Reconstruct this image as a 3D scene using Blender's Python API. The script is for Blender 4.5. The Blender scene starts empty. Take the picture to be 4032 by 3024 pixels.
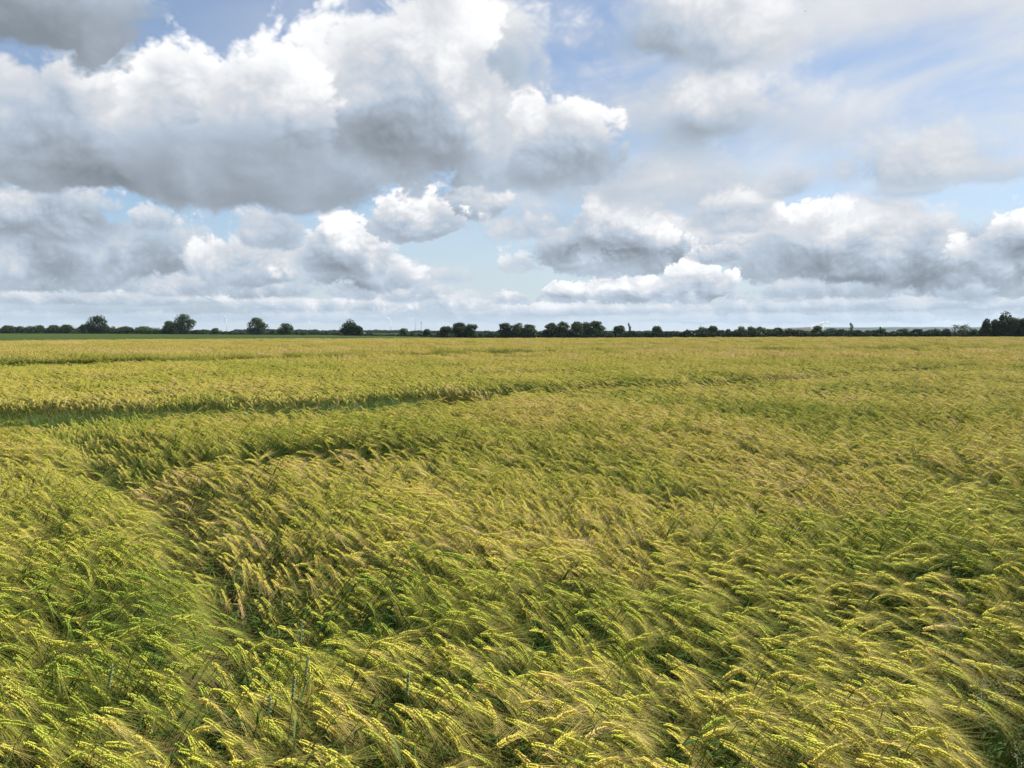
import bpy, math, random
import numpy as np
from mathutils import Vector, Matrix, Euler

sc = bpy.context.scene
col = sc.collection
R = math.radians

# ------------------------------------------------------------------ camera
CAM_Z = 1.97
cam_d = bpy.data.cameras.new('camera')
cam_d.sensor_width = 36.0
cam_d.lens = 28.27
cam_d.clip_start = 0.05
cam_d.clip_end = 90000
cam = bpy.data.objects.new('camera', cam_d)
cam.location = (0, 0, CAM_Z)
cam.rotation_euler = (R(90 - 3.736), 0, 0)
col.objects.link(cam)
sc.camera = cam

# ------------------------------------------------------------------ exposure, sampling
sc.view_settings.view_transform = 'Standard'
sc.view_settings.look = 'None'
sc.view_settings.exposure = 1.05
sc.view_settings.gamma = 1.0
sc.view_settings.use_curve_mapping = False
cy = sc.cycles
cy.use_denoising = True
cy.max_bounces = 6
cy.diffuse_bounces = 3
cy.glossy_bounces = 2
cy.transmission_bounces = 4
cy.volume_bounces = 1
cy.transparent_max_bounces = 8
cy.sample_clamp_indirect = 6.0

SKY_STRENGTH = 0.061
CLOUD_STRENGTH = 0.52
SUN_AZ, SUN_EL = 62.0, 54.0        # bearing from the view axis (clockwise), elevation

# ------------------------------------------------------------------ node helpers
class S:
    """A shader socket with arithmetic."""
    nt = None
    def __init__(s, sock): s.k = sock
    def __add__(s, o): return M('ADD', s, o)
    def __radd__(s, o): return M('ADD', o, s)
    def __sub__(s, o): return M('SUBTRACT', s, o)
    def __rsub__(s, o): return M('SUBTRACT', o, s)
    def __mul__(s, o): return M('MULTIPLY', s, o)
    def __rmul__(s, o): return M('MULTIPLY', o, s)
    def __truediv__(s, o): return M('DIVIDE', s, o)

def put(inp, v):
    if isinstance(v, S): S.nt.links.new(v.k, inp)
    elif isinstance(v, bpy.types.NodeSocket): S.nt.links.new(v, inp)
    else: inp.default_value = v

def nd(kind, **kw):
    n = S.nt.nodes.new(kind)
    for k, v in kw.items(): setattr(n, k, v)
    return n

def M(op, *a, clamp=False):
    n = nd('ShaderNodeMath', operation=op, use_clamp=clamp)
    for i, v in enumerate(a): put(n.inputs[i], v)
    return S(n.outputs[0])

def V(op, *a, out=0):
    n = nd('ShaderNodeVectorMath', operation=op)
    for i, v in enumerate(a):
        put(n.inputs['Scale'] if (op == 'SCALE' and i == 1) else n.inputs[i], v)
    return S(n.outputs['Value' if op in ('LENGTH', 'DOT_PRODUCT') else 0])

def smooth(v, a, b, c=0.0, d=1.0, lin=False):
    n = nd('ShaderNodeMapRange', interpolation_type='LINEAR' if lin else 'SMOOTHSTEP')
    put(n.inputs[0], v)
    for i, t in enumerate((a, b, c, d)): put(n.inputs[i + 1], t)
    return S(n.outputs[0])

def mixf(f, a, b):
    n = nd('ShaderNodeMix', data_type='FLOAT')
    put(n.inputs[0], f); put(n.inputs[2], a); put(n.inputs[3], b)
    return S(n.outputs[0])

def mixc(f, a, b, blend='MIX'):
    n = nd('ShaderNodeMix', data_type='RGBA', blend_type=blend)
    put(n.inputs[0], f)
    for i, c in ((6, a), (7, b)):
        put(n.inputs[i], c if isinstance(c, S) else (*c, 1.0))
    return S(n.outputs[2])

def ramp(f, stops):
    n = nd('ShaderNodeValToRGB')
    el = n.color_ramp.elements
    while len(el) < len(stops): el.new(0.5)
    for e, (p, c) in zip(el, stops):
        e.position = p; e.color = (*c, 1.0)
    put(n.inputs[0], f)
    return S(n.outputs[0])

def noise(vec, scale, detail=4, rough=0.55, dist=0.0, dim='3D', col=False):
    n = nd('ShaderNodeTexNoise', noise_dimensions=dim)
    if vec is not None: put(n.inputs['Vector'], vec)
    n.inputs['Scale'].default_value = scale
    n.inputs['Detail'].default_value = detail
    n.inputs['Roughness'].default_value = rough
    n.inputs['Distortion'].default_value = dist
    return S(n.outputs['Color' if col else 0])

def mixs(f, a, b):
    n = nd('ShaderNodeMixShader'); put(n.inputs[0], f)
    S.nt.links.new(a, n.inputs[1]); S.nt.links.new(b, n.inputs[2])
    return n.outputs[0]

def xyz(v):
    n = nd('ShaderNodeSeparateXYZ'); put(n.inputs[0], v)
    return [S(o) for o in n.outputs]

def vec(x, y, z):
    n = nd('ShaderNodeCombineXYZ')
    for i, v in enumerate((x, y, z)): put(n.inputs[i], v)
    return S(n.outputs[0])

# ------------------------------------------------------------------ sky: clear-air model with cumulus
# bearing, half width, base, top (degrees), size class, edge softness, base tone, crown tone, opacity, tone range (degrees)
CLOUDS = [
    (-23.39, 13.44, 0.48, 3.0, 2, 0.6, 0.5, 0.72, 0.8, 0.48, 3.0),
    (-4.11, 12.08, 0.53, 2.48, 2, 0.6, 0.52, 0.68, 0.7, 0.53, 2.48),
    (21.69, 16.96, 0.48, 2.87, 2, 0.6, 0.5, 0.74, 0.85, 0.48, 2.87),
    (-1.99, 4.75, 1.44, 2.81, 2, 0.3, 0.54, 0.82, 0.9, 1.44, 2.81),
    (0.13, 1.31, 2.0, 2.88, 2, 0.3, 0.58, 0.85, 0.9, 2.0, 2.88),
    (3.28, 1.83, 1.9, 3.27, 2, 0.22, 0.5, 0.92, 1.0, 1.9, 3.27),
    (7.45, 3.06, 1.82, 4.08, 2, 0.26, 0.5, 0.92, 1.0, 1.82, 4.08),
    (12.68, 3.12, 1.95, 4.49, 2, 0.22, 0.48, 0.97, 1.0, 1.95, 4.49),
    (-29.42, 6.3, 2.16, 4.13, 2, 0.7, 0.42, 0.75, 0.9, 2.16, 4.13),
    (-19.29, 6.82, 2.04, 4.18, 2, 0.6, 0.46, 0.78, 0.9, 2.04, 4.18),
    (-8.61, 4.48, 1.98, 3.91, 2, 0.38, 0.54, 0.82, 0.9, 1.98, 3.91),
    (-4.76, 2.6, 3.29, 5.07, 2, 0.8, 0.62, 0.82, 0.7, 3.29, 5.07),
    (26.39, 11.2, 1.77, 4.08, 2, 0.6, 0.44, 0.7, 0.9, 1.77, 4.08),
    (29.97, 5.51, 1.73, 3.28, 2, 0.6, 0.46, 0.7, 0.8, 1.73, 3.28),
    (-27.16, 8.59, 1.62, 2.55, 2, 0.35, 0.52, 0.84, 0.9, 1.62, 2.55),
    (-13.78, 7.69, 1.4, 2.35, 2, 0.35, 0.54, 0.86, 0.9, 1.4, 2.35),
    (3.61, 10.99, 1.05, 2.0, 2, 0.35, 0.56, 0.86, 0.85, 1.05, 2.0),
    (24.12, 11.39, 1.25, 2.25, 2, 0.35, 0.5, 0.8, 0.9, 1.25, 2.25),
    (-20.72, 13.97, 0.61, 1.34, 2, 0.45, 0.54, 0.76, 0.8, 0.61, 1.34),
    (18.76, 15.67, 0.56, 1.23, 2, 0.45, 0.54, 0.74, 0.8, 0.56, 1.23),
    (-27.6, 9.11, 3.05, 8.41, 1, 0.38, 0.4, 0.8, 1.0, 3.05, 8.41),
    (-29.7, 5.87, 5.24, 9.77, 1, 0.38, 0.42, 0.86, 1.0, 5.24, 9.77),
    (-23.89, 1.7, 6.29, 8.21, 2, 0.38, 0.55, 0.82, 0.9, 6.29, 8.21),
    (-17.98, 3.99, 2.99, 6.82, 1, 0.3, 0.46, 0.88, 1.0, 2.99, 6.82),
    (-10.81, 4.42, 2.7, 5.78, 1, 0.3, 0.46, 0.88, 1.0, 2.7, 5.78),
    (-11.92, 3.28, 3.71, 8.41, 1, 0.22, 0.45, 0.98, 1.0, 3.71, 8.41),
    (-16.5, 2.55, 5.34, 9.14, 1, 0.3, 0.5, 0.86, 1.0, 5.34, 9.14),
    (2.23, 5.68, 6.04, 10.61, 1, 0.8, 0.58, 0.8, 0.85, 6.04, 10.61),
    (-2.95, 3.08, 7.79, 10.91, 1, 0.26, 0.52, 0.92, 1.0, 7.79, 10.91),
    (-6.75, 3.29, 6.32, 10.24, 1, 0.19, 0.45, 0.98, 1.0, 6.32, 10.24),
    (15.27, 5.75, 4.28, 10.7, 1, 0.8, 0.5, 0.78, 0.95, 4.28, 10.7),
    (22.01, 8.08, 2.9, 7.8, 1, 0.38, 0.4, 0.84, 1.0, 2.9, 7.8),
    (19.4, 2.47, 5.1, 8.7, 1, 0.19, 0.5, 1.0, 1.0, 5.1, 8.7),
    (24.26, 3.25, 5.51, 9.13, 1, 0.6, 0.54, 0.8, 0.9, 5.51, 9.13),
    (27.39, 10.13, 2.48, 8.14, 1, 0.38, 0.28, 0.78, 1.0, 2.19, 7.86),
    (32.81, 4.25, 3.99, 7.49, 1, 0.22, 0.46, 0.98, 1.0, 3.99, 7.49),
    (18.13, 2.36, 3.6, 6.66, 1, 0.38, 0.42, 0.72, 0.9, 3.6, 6.66),
    (9.46, 4.76, 4.22, 8.32, 1, 0.26, 0.36, 0.8, 1.0, 4.22, 8.32),
    (5.63, 5.17, 4.16, 8.39, 1, 0.26, 0.36, 0.85, 1.0, 4.16, 8.39),
    (6.69, 3.46, 5.37, 10.09, 1, 0.19, 0.5, 0.98, 1.0, 5.37, 10.09),
    (12.99, 2.8, 2.68, 4.64, 2, 0.22, 0.6, 0.95, 1.0, 2.68, 4.64),
    (12.76, 6.47, 7.76, 12.9, 1, 0.7, 0.62, 0.8, 0.85, 7.76, 12.9),
    (15.06, 3.04, 6.77, 9.81, 1, 0.5, 0.56, 0.84, 0.9, 6.77, 9.81),
    (1.27, 3.1, 6.37, 8.59, 1, 0.5, 0.6, 0.86, 0.85, 6.37, 8.59),
    (0.79, 1.64, 4.11, 5.57, 2, 0.4, 0.6, 0.84, 0.8, 4.11, 5.57),
    (14.52, 1.84, 4.61, 6.17, 2, 0.4, 0.5, 0.86, 0.9, 4.61, 6.17),
    (25.93, 3.02, 8.3, 10.27, 1, 0.7, 0.64, 0.84, 0.8, 8.3, 10.27),
    (9.95, 9.17, 12.12, 20.41, 0, 0.9, 0.68, 0.82, 0.85, 12.12, 20.41),
    (1.09, 5.16, 13.22, 18.76, 0, 0.9, 0.68, 0.8, 0.7, 13.22, 18.76),
    (20.01, 8.07, 11.55, 15.77, 0, 1.1, 0.72, 0.82, 0.6, 11.55, 15.77),
    (18.55, 1.97, 8.68, 11.54, 1, 0.6, 0.58, 0.82, 0.95, 8.68, 11.54),
    (26.08, 5.73, 8.97, 12.71, 1, 0.8, 0.6, 0.8, 0.95, 8.97, 12.71),
    (30.51, 3.61, 8.76, 10.64, 1, 0.9, 0.62, 0.8, 0.8, 8.76, 10.64),
    (5.51, 8.95, 8.55, 14.05, 0, 0.8, 0.58, 0.8, 0.9, 8.55, 14.05),
    (12.19, 7.53, 11.13, 17.81, 0, 0.9, 0.6, 0.82, 0.95, 11.13, 17.81),
    (13.25, 4.13, 12.28, 17.47, 0, 0.6, 0.56, 0.9, 1.0, 12.28, 17.47),
    (11.33, 7.67, 17.01, 24.24, 0, 0.6, 0.54, 0.92, 1.0, 17.01, 24.24),
    (25.69, 10.23, 17.4, 23.06, 0, 1.2, 0.78, 0.86, 0.75, 17.4, 23.06),
    (0.13, 3.22, 15.6, 20.98, 0, 0.8, 0.66, 0.82, 0.9, 15.6, 20.98),
    (4.31, 4.5, 12.27, 18.15, 0, 1.0, 0.66, 0.8, 0.7, 12.27, 18.15),
    (-11.67, 1.73, 2.37, 3.78, 2, 0.35, 0.52, 0.86, 0.8, 2.37, 3.78),
    (-7.86, 1.29, 1.98, 3.11, 2, 0.4, 0.56, 0.84, 0.7, 1.98, 3.11),
    (-3.23, 2.21, 1.44, 2.62, 2, 0.4, 0.58, 0.86, 0.8, 1.44, 2.62),
    (-22.39, 2.38, 2.3, 3.8, 2, 0.5, 0.5, 0.8, 0.7, 2.3, 3.8),
    (19.06, 2.05, 2.04, 3.58, 2, 0.5, 0.5, 0.78, 0.7, 2.04, 3.58),
    (29.26, 1.87, 1.74, 2.97, 2, 0.5, 0.5, 0.76, 0.7, 1.74, 2.97),
    (1.89, 7.25, 9.68, 17.19, 0, 0.2, 0.42, 0.95, 1.0, 9.68, 17.19),
    (-2.74, 5.76, 15.58, 23.1, 0, 0.45, 0.58, 0.82, 1.0, 15.58, 23.1),
    (-7.9, 8.03, 10.05, 23.44, 0, 0.22, 0.42, 0.9, 1.0, 10.05, 22.66),
    (-28.13, 10.37, 8.06, 17.56, 0, 0.25, 0.4, 0.86, 1.0, 7.5, 18.31),
    (-22.08, 3.19, 11.14, 18.67, 0, 0.18, 0.48, 0.96, 1.0, 11.14, 19.06),
    (-16.17, 4.47, 9.45, 18.48, 0, 0.25, 0.42, 0.9, 1.0, 9.15, 20.23),
    (-17.25, 8.67, 8.19, 13.2, 0, 0.4, 0.37, 0.64, 1.0, 8.49, 16.31),
    (-32.68, 9.23, 16.01, 24.68, 0, 0.3, 0.33, 0.6, 1.0, 16.01, 24.68),
]


def sky_shader(D, clouds, shader):
    """Clear-air sky with a veil, pale low air, the general cloud field and the given cumulus; D is a unit direction."""
    dx, dy, dz = xyz(D)
    az = M('ARCTAN2', dx, dy) * 57.2958
    el = M('ARCSINE', dz) * 57.2958
    sky = nd('ShaderNodeTexSky', sky_type='NISHITA')
    put(sky.inputs[0], D)
    sky.sun_disc = False
    sky.sun_elevation = R(SUN_EL)
    sky.sun_rotation = R(SUN_AZ)
    sky.altitude = 60
    sky.air_density = 1.0
    sky.dust_density = 0.2
    sky.ozone_density = 3.0
    P0 = vec(az, el, 0.0)
    L = {'T': None, 'A': None}
    def over(alpha, tone):
        if L['T'] is None: L['T'] = alpha * tone; L['A'] = alpha
        else: L['T'] = mixf(alpha, L['T'], tone); L['A'] = mixf(alpha, L['A'], 1.0)
    n2 = lambda v, sc_, de=0.0, ro=0.5, di=0.0: noise(v, sc_, de, ro, di, dim='2D')
    def billow(q, parts):
        r = None
        for f, g in parts:
            t = M('ABSOLUTE', n2(q, f) - 0.5) * (2 * g)
            r = t if r is None else r + t
        return r
    # high thin veil, streaked
    vq = vec(az * 0.030 + el * 0.018, el * 0.085 - az * 0.026, 0.0)
    over(smooth(n2(vq, 1.5, 4, 0.58, 0.4), 0.15, 0.74, 0.0, 0.95) * smooth(el, 3.0, 14.0, 0.3, 1.0) * smooth(az, -24.0, 4.0, 0.2, 1.0), 0.83)
    # pale air low down
    over(smooth(el, 0.0, 9.0, 0.78, 0.0), 0.66)
    # the cloud field carries on round the horizon and overhead with the same mix of cloud
    gq = vec(dx / (dz + 0.25), dy / (dz + 0.25), 0.0)
    gd = (n2(gq, 1.15, 5, 0.58) - 0.47) * 4.2
    side = M('MAXIMUM', smooth(M('ABSOLUTE', az), 35.0, 44.0), smooth(el, 27.0, 34.0))
    over(smooth(gd, 0.0, 0.4) * side * smooth(el, -1.0, 4.0), M('SUBTRACT', 0.82, gd * 0.16))

    # three size classes of billow noise; a coarser copy sampled twice gives the light on the billows
    tiers = {}
    for k in sorted({c[4] for c in clouds}):
        sz = (0.080, 0.175, 0.40)[k]
        q0 = V('MULTIPLY', P0, (sz, sz * 1.25, 0.0))
        wn = nd('ShaderNodeTexNoise', noise_dimensions='2D')
        put(wn.inputs['Vector'], q0); wn.inputs['Scale'].default_value = 1.1; wn.inputs['Detail'].default_value = 1.0
        wv = V('SUBTRACT', S(wn.outputs['Color']), (0.5, 0.5, 0.5))
        q = V('ADD', q0, V('SCALE', wv, 0.40))
        qf = V('ADD', q0, V('SCALE', wv, 0.12))
        L1 = (0.20, 0.30, 0.0)
        fine = lambda p: billow(p, ((4.3, 0.30), (9.1, 0.20), (19.0, 0.12)))
        f0 = fine(qf)
        f1 = fine(V('ADD', qf, (0.035, 0.055, 0.0)))
        n0 = (n2(q, 1.0, 4, 0.55) - 0.5) * 1.9 + billow(q, ((1.7, 0.44),)) + f0 + n2(qf, 40.0, 1.0) * 0.10 - 0.32
        lo = lambda p: (n2(p, 1.0, 2.0, 0.5) - 0.5) * 1.5 + billow(p, ((1.7, 0.42),))
        tiers[k] = (n0 * 0.82 + 1.12, n0 * 0.55, (lo(q) - lo(V('ADD', q, L1))) + (f0 - f1) * 0.65)
    P = P0
    for i, (c, hw, b, t, tier, soft, lo, hi, op, tb, tt) in enumerate(clouds):
        if i % 4 == 3:                 # keeps the node evaluation in order (shader stack)
            P = V('ADD', P0, vec(L['T'] * 1e-9, 0.0, 0.0))
        H = t - b; cen = b + 0.30 * H; r = 0.70 * H
        na, nb, lit = tiers[tier]
        n = nd('ShaderNodeVectorMath', operation='MULTIPLY_ADD')
        put(n.inputs[0], P)
        n.inputs[1].default_value = (1 / hw, 1 / r, 0)
        n.inputs[2].default_value = (-c / hw, -cen / r, 0)
        v = S(n.outputs[0])
        dd = na - V('LENGTH', V('MAXIMUM', v, V('MULTIPLY', v, (1.0, -2.2, 0.0))))
        tone = smooth(xyz(v)[1] + nb, (tb - cen) / r - 0.05, (tt - cen) / r - 0.15, lo, hi)
        tone = M('MULTIPLY_ADD', lit, 0.60 * (hi - lo), tone)
        tone = tone + smooth(dd, 0.0, 0.5, 0.22 * (hi - lo), 0.0)      # thin edges let light through
        over(smooth(dd, 0.0, soft, 0.0, op), tone)

    tone = M('DIVIDE', L['T'], M('MAXIMUM', L['A'], 0.001))
    ccol = ramp(tone, [(0.0, (0.105, 0.125, 0.145)), (0.28, (0.205, 0.238, 0.272)), (0.50, (0.36, 0.415, 0.485)), (0.62, (0.45, 0.525, 0.62)),
                       (0.80, (0.65, 0.67, 0.71)), (1.0, (0.97, 0.97, 0.975))])
    b1 = nd(shader); put(b1.inputs[0], S(sky.outputs[0])); b1.inputs[1].default_value = SKY_STRENGTH
    b2 = nd(shader); put(b2.inputs[0], ccol); b2.inputs[1].default_value = CLOUD_STRENGTH
    return mixs(L['A'], b1.outputs[0], b2.outputs[0])

def build_sky():
    w = bpy.data.worlds.new('World'); sc.world = w
    w.use_nodes = True
    nt = w.node_tree; nt.nodes.clear(); S.nt = nt
    sh = sky_shader(S(nd('ShaderNodeTexCoord').outputs['Generated']), [], 'ShaderNodeBackground')
    S.nt.links.new(sh, nd('ShaderNodeOutputWorld').inputs[0])
    w.cycles.sampling_method = 'MANUAL'
    w.cycles.sample_map_resolution = 512
    # the part of the dome that carries the cumulus ahead: one sheet, same air and veil as the rest of the sky
    rad = 55000.0
    cuts = (-52, -15, 5, 52)
    mats = []
    for a, b in zip(cuts, cuts[1:]):
        m = bpy.data.materials.new('sky'); m.use_nodes = True
        nt = m.node_tree; nt.nodes.clear(); S.nt = nt
        pos = S(nd('ShaderNodeTexCoord').outputs['Object'])
        cl = [c for c in CLOUDS if c[0] - c[1] * 2.0 < b and c[0] + c[1] * 2.0 > a]
        sh = sky_shader(V('NORMALIZE', pos), cl, 'ShaderNodeEmission')
        S.nt.links.new(sh, nd('ShaderNodeOutputMaterial').inputs[0])
        m.cycles.emission_sampling = 'NONE'
        mats.append(m)
    A = list(range(cuts[0], cuts[-1] + 1)); E = list(range(-2, 41))
    vs = [(rad * math.cos(R(e)) * math.sin(R(a)), rad * math.cos(R(e)) * math.cos(R(a)), rad * math.sin(R(e))) for e in E for a in A]
    fs = []; mi = []
    for i in range(len(E) - 1):
        for k in range(len(A) - 1):
            o = i * len(A) + k
            fs.append((o, o + 1, o + 1 + len(A), o + len(A)))
            mi.append(sum(A[k] >= c for c in cuts[1:-1]))
    me = bpy.data.meshes.new('sky'); me.from_pydata(vs, [], fs)
    for m in mats: me.materials.append(m)
    me.polygons.foreach_set('material_index', mi)
    o = bpy.data.objects.new('sky', me); col.objects.link(o)
    o.location = (0, 0, CAM_Z)
    o['kind'] = 'structure'; o['label'] = 'pale blue sky with heaped grey and white cumulus'; o['category'] = 'sky'
build_sky()

sun_d = bpy.data.lights.new('sun', 'SUN')
sun_d.energy = 5.0
sun_d.angle = R(0.6)
sun_d.color = (1.0, 0.955, 0.87)
sun = bpy.data.objects.new('sun', sun_d)
sun.rotation_euler = (R(90 - SUN_EL), 0, R(180 - SUN_AZ))
sun.location = (0, 0, 60)
col.objects.link(sun)

# ------------------------------------------------------------------ helpers
rng = np.random.default_rng(7)
rnd = random.Random(11)

def mat_new(name):
    m = bpy.data.materials.new(name); m.use_nodes = True
    m.node_tree.nodes.clear(); S.nt = m.node_tree
    return m

def mat_out(closure):
    S.nt.links.new(closure, nd('ShaderNodeOutputMaterial').inputs[0])

def attr(name, kind='INSTANCER', out='Fac'):
    n = nd('ShaderNodeAttribute', attribute_type=kind, attribute_name=name)
    return S(n.outputs[out])

def leafy(colour, transl=0.35, rough=0.6, spec=0.2, tcol=None):
    """Thin plant tissue: part reflecting, part letting light through."""
    b = nd('ShaderNodeBsdfPrincipled')
    put(b.inputs['Base Color'], colour)
    b.inputs['Roughness'].default_value = rough
    b.inputs['Specular IOR Level'].default_value = spec
    if transl <= 0: return b.outputs[0]
    t = nd('ShaderNodeBsdfTranslucent'); put(t.inputs[0], tcol if tcol is not None else colour)
    return mixs(transl, b.outputs[0], t.outputs[0])

def solid(name, rgb, rough=0.6, metal=0.0, var=0.12, scale=3.0, spec=0.4):
    m = mat_new(name)
    n = noise(S(nd('ShaderNodeTexCoord').outputs['Object']), scale, 4)
    c = mixc(n, tuple(v * (1 - var) for v in rgb), tuple(min(1, v * (1 + var)) for v in rgb))
    b = nd('ShaderNodeBsdfPrincipled'); put(b.inputs['Base Color'], c)
    b.inputs['Roughness'].default_value = rough; b.inputs['Metallic'].default_value = metal
    b.inputs['Specular IOR Level'].default_value = spec
    mat_out(b.outputs[0])
    return m

class MB:
    """Collects vertices and faces, each face with a material slot."""
    def __init__(s): s.v = []; s.f = []; s.m = []
    def add(s, vs, fs, m=0):
        o = len(s.v); s.v += [tuple(p) for p in vs]
        s.f += [tuple(i + o for i in f) for f in fs]; s.m += [m] * len(fs)
    def join(s, other):
        o = len(s.v); s.v += other.v
        s.f += [tuple(i + o for i in f) for f in other.f]; s.m += other.m
    def mesh(s, name, mats, smooth_=True):
        me = bpy.data.meshes.new(name); me.from_pydata(s.v, [], s.f)
        for m in mats: me.materials.append(m)
        me.polygons.foreach_set('material_index', s.m)
        if smooth_: me.polygons.foreach_set('use_smooth', [True] * len(s.f))
        me.update()
        return me
    def tube(s, pts, rads, n=5, m=0, cap=True):
        pts = [Vector(p) for p in pts]; vs = []; k = len(pts)
        for i, p in enumerate(pts):
            t = (pts[min(i + 1, k - 1)] - pts[max(i - 1, 0)]).normalized()
            a = t.cross(Vector((0, 1, 0.13)));
            if a.length < 1e-4: a = t.cross(Vector((1, 0, 0)))
            a.normalize(); b = t.cross(a)
            for j in range(n):
                th = 2 * math.pi * j / n
                vs.append(p + (a * math.cos(th) + b * math.sin(th)) * rads[i])
        fs = [(i * n + j, i * n + (j + 1) % n, (i + 1) * n + (j + 1) % n, (i + 1) * n + j) for i in range(k - 1) for j in range(n)]
        if cap: fs += [tuple(range(n))[::-1], tuple((k - 1) * n + j for j in range(n))]
        s.add(vs, fs, m)
    def box(s, c, d, m=0, rot=None):
        vs = []
        for x in (-1, 1):
            for y in (-1, 1):
                for z in (-1, 1):
                    p = Vector((x * d[0] / 2, y * d[1] / 2, z * d[2] / 2))
                    if rot: p.rotate(rot)
                    vs.append(p + Vector(c))
        s.add(vs, [(0, 1, 3, 2), (4, 6, 7, 5), (0, 4, 5, 1), (2, 3, 7, 6), (0, 2, 6, 4), (1, 5, 7, 3)], m)
    def ribbon(s, pts, ws, side, m=0):
        """A tapering blade along pts; side is its width direction; a last width of 0 ends in a point."""
        vs = []; k = len(pts)
        for i, p in enumerate(pts):
            p = Vector(p); w = Vector(side) * (ws[i] / 2)
            if ws[i] == 0: vs.append(p)
            else: vs += [p - w, p + w]
        fs = []
        for i in range(k - 1):
            if ws[i + 1] == 0: fs.append((2 * i, 2 * i + 1, 2 * i + 2))
            else: fs.append((2 * i, 2 * i + 1, 2 * i + 3, 2 * i + 2))
        s.add(vs, fs, m)

def link(name, data, parent=None, loc=None, rot=None, scale=None):
    o = bpy.data.objects.new(name, data); col.objects.link(o)
    if parent is not None: o.parent = parent
    if loc is not None: o.location = loc
    if rot is not None: o.rotation_euler = rot
    if scale is not None: o.scale = scale
    return o

def tag(o, label=None, cat=None, group=None, kind=None):
    if label: o['label'] = label
    if cat: o['category'] = cat
    if group: o['group'] = group
    if kind: o['kind'] = kind
    return o

def hash2(ix, iy, seed):
    h = (ix.astype(np.int64) * 374761393 + iy.astype(np.int64) * 668265263 + seed * 1442695041) & 0xffffffff
    h = ((h ^ (h >> 13)) * 1274126177) & 0xffffffff
    return ((h ^ (h >> 16)) & 0xffffff) / float(0xffffff)

def vnoise(x, y, seed=0):
    x = np.asarray(x, float); y = np.asarray(y, float)
    ix = np.floor(x); iy = np.floor(y); fx = x - ix; fy = y - iy
    fx = fx * fx * (3 - 2 * fx); fy = fy * fy * (3 - 2 * fy)
    a = hash2(ix, iy, seed); b = hash2(ix + 1, iy, seed); c = hash2(ix, iy + 1, seed); d = hash2(ix + 1, iy + 1, seed)
    return (a * (1 - fx) + b * fx) * (1 - fy) + (c * (1 - fx) + d * fx) * fy

def fbm(x, y, seed=0, o=3):
    r = 0; a = 0.5; t = 0
    for i in range(o):
        r = r + a * vnoise(np.asarray(x) * 2 ** i, np.asarray(y) * 2 ** i, seed + i * 17); t += a; a *= 0.5
    return r / t

def sstep(a, b, v):
    t = np.clip((np.asarray(v, float) - a) / (b - a), 0, 1)
    return t * t * (3 - 2 * t)

# ------------------------------------------------------------------ terrain: a faint slope down from the near edge, rising again at the far left
_PROF = [(-34, [(0, 0), (25, -.05), (210, -.92), (420, -.25), (700, .42), (1600, .3), (14000, .3)]),
         (-14, [(0, 0), (25, -.05), (255, -1.12), (450, -1.1), (700, -.7), (1600, -1.2), (14000, -1.5)]),
         (0,   [(0, 0), (25, -.05), (285, -1.26), (500, -1.7), (900, -1.9), (14000, -2.0)]),
         (34,  [(0, 0), (25, -.05), (380, -.94), (520, -1.3), (900, -1.9), (14000, -2.0)])]
def ground_z(x, y):
    x = np.asarray(x, float); y = np.asarray(y, float)
    r = np.hypot(x, y); a = np.degrees(np.arctan2(x, y))
    zs = [np.interp(r, [p[0] for p in pr], [p[1] for p in pr]) for _, pr in _PROF]
    az = [p[0] for p in _PROF]
    out = zs[0] * 0
    a = np.clip(a, az[0], az[-1])
    for i in range(len(az) - 1):
        t = sstep(az[i], az[i + 1], a)
        m = (a >= az[i]) & (a <= az[i + 1])
        out = np.where(m, zs[i] * (1 - t) + zs[i + 1] * t, out)
    return out

# far edge of the barley: range along each bearing
def barley_edge(x, y):
    a = np.degrees(np.arctan2(x, y))
    return np.interp(a, [-50, -33, -24, -14, -7, 0, 15, 34, 50], [190, 212, 240, 265, 285, 300, 330, 372, 390])

# ------------------------------------------------------------------ ground, green field, far land
def polar_sheet(name, radii, angs, zf, mat, label, cat, keep=None):
    vs = []; fs = []
    rr, aa = np.meshgrid(radii, np.radians(angs), indexing='ij')
    X = rr * np.sin(aa); Y = rr * np.cos(aa); Z = zf(X, Y)
    n = len(angs)
    vs = np.stack([X, Y, Z], -1).reshape(-1, 3).tolist()
    for i in range(len(radii) - 1):
        for j in range(n - 1):
            if keep is not None and not keep[i, j]: continue
            o = i * n + j
            fs.append((o, o + n, o + n + 1, o + 1))
    me = bpy.data.meshes.new(name); me.from_pydata(vs, [], fs); me.materials.append(mat); me.validate(); me.update()
    o = link(name, me)
    return tag(o, label, cat, kind='structure')

m_soil = mat_new('soil')
pos = S(nd('ShaderNodeNewGeometry').outputs['Position'])
n1 = noise(pos, 1.3, 6, 0.6); n2_ = noise(pos, 14.0, 5, 0.6)
far = noise(pos, 0.004, 3, 0.5)
c1 = mixc(smooth(n1, 0.35, 0.65), (0.035, 0.040, 0.012), (0.075, 0.055, 0.028))
c1 = mixc(smooth(n2_, 0.45, 0.7), c1, (0.09, 0.065, 0.035))
dist = V('LENGTH', pos)
c2 = ramp(far, [(0.35, (0.022, 0.036, 0.010)), (0.5, (0.05, 0.055, 0.02)), (0.62, (0.022, 0.034, 0.010))])
c = mixc(smooth(dist, 250.0, 420.0), c1, c2)
b = nd('ShaderNodeBsdfPrincipled'); put(b.inputs['Base Color'], c); b.inputs['Roughness'].default_value = 0.95
b.inputs['Specular IOR Level'].default_value = 0.0
bp = nd('ShaderNodeBump'); put(bp.inputs['Height'], n2_); bp.inputs['Strength'].default_value = 0.6; bp.inputs['Distance'].default_value = 0.03
S.nt.links.new(bp.outputs[0], b.inputs['Normal'])
mat_out(b.outputs[0])
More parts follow.
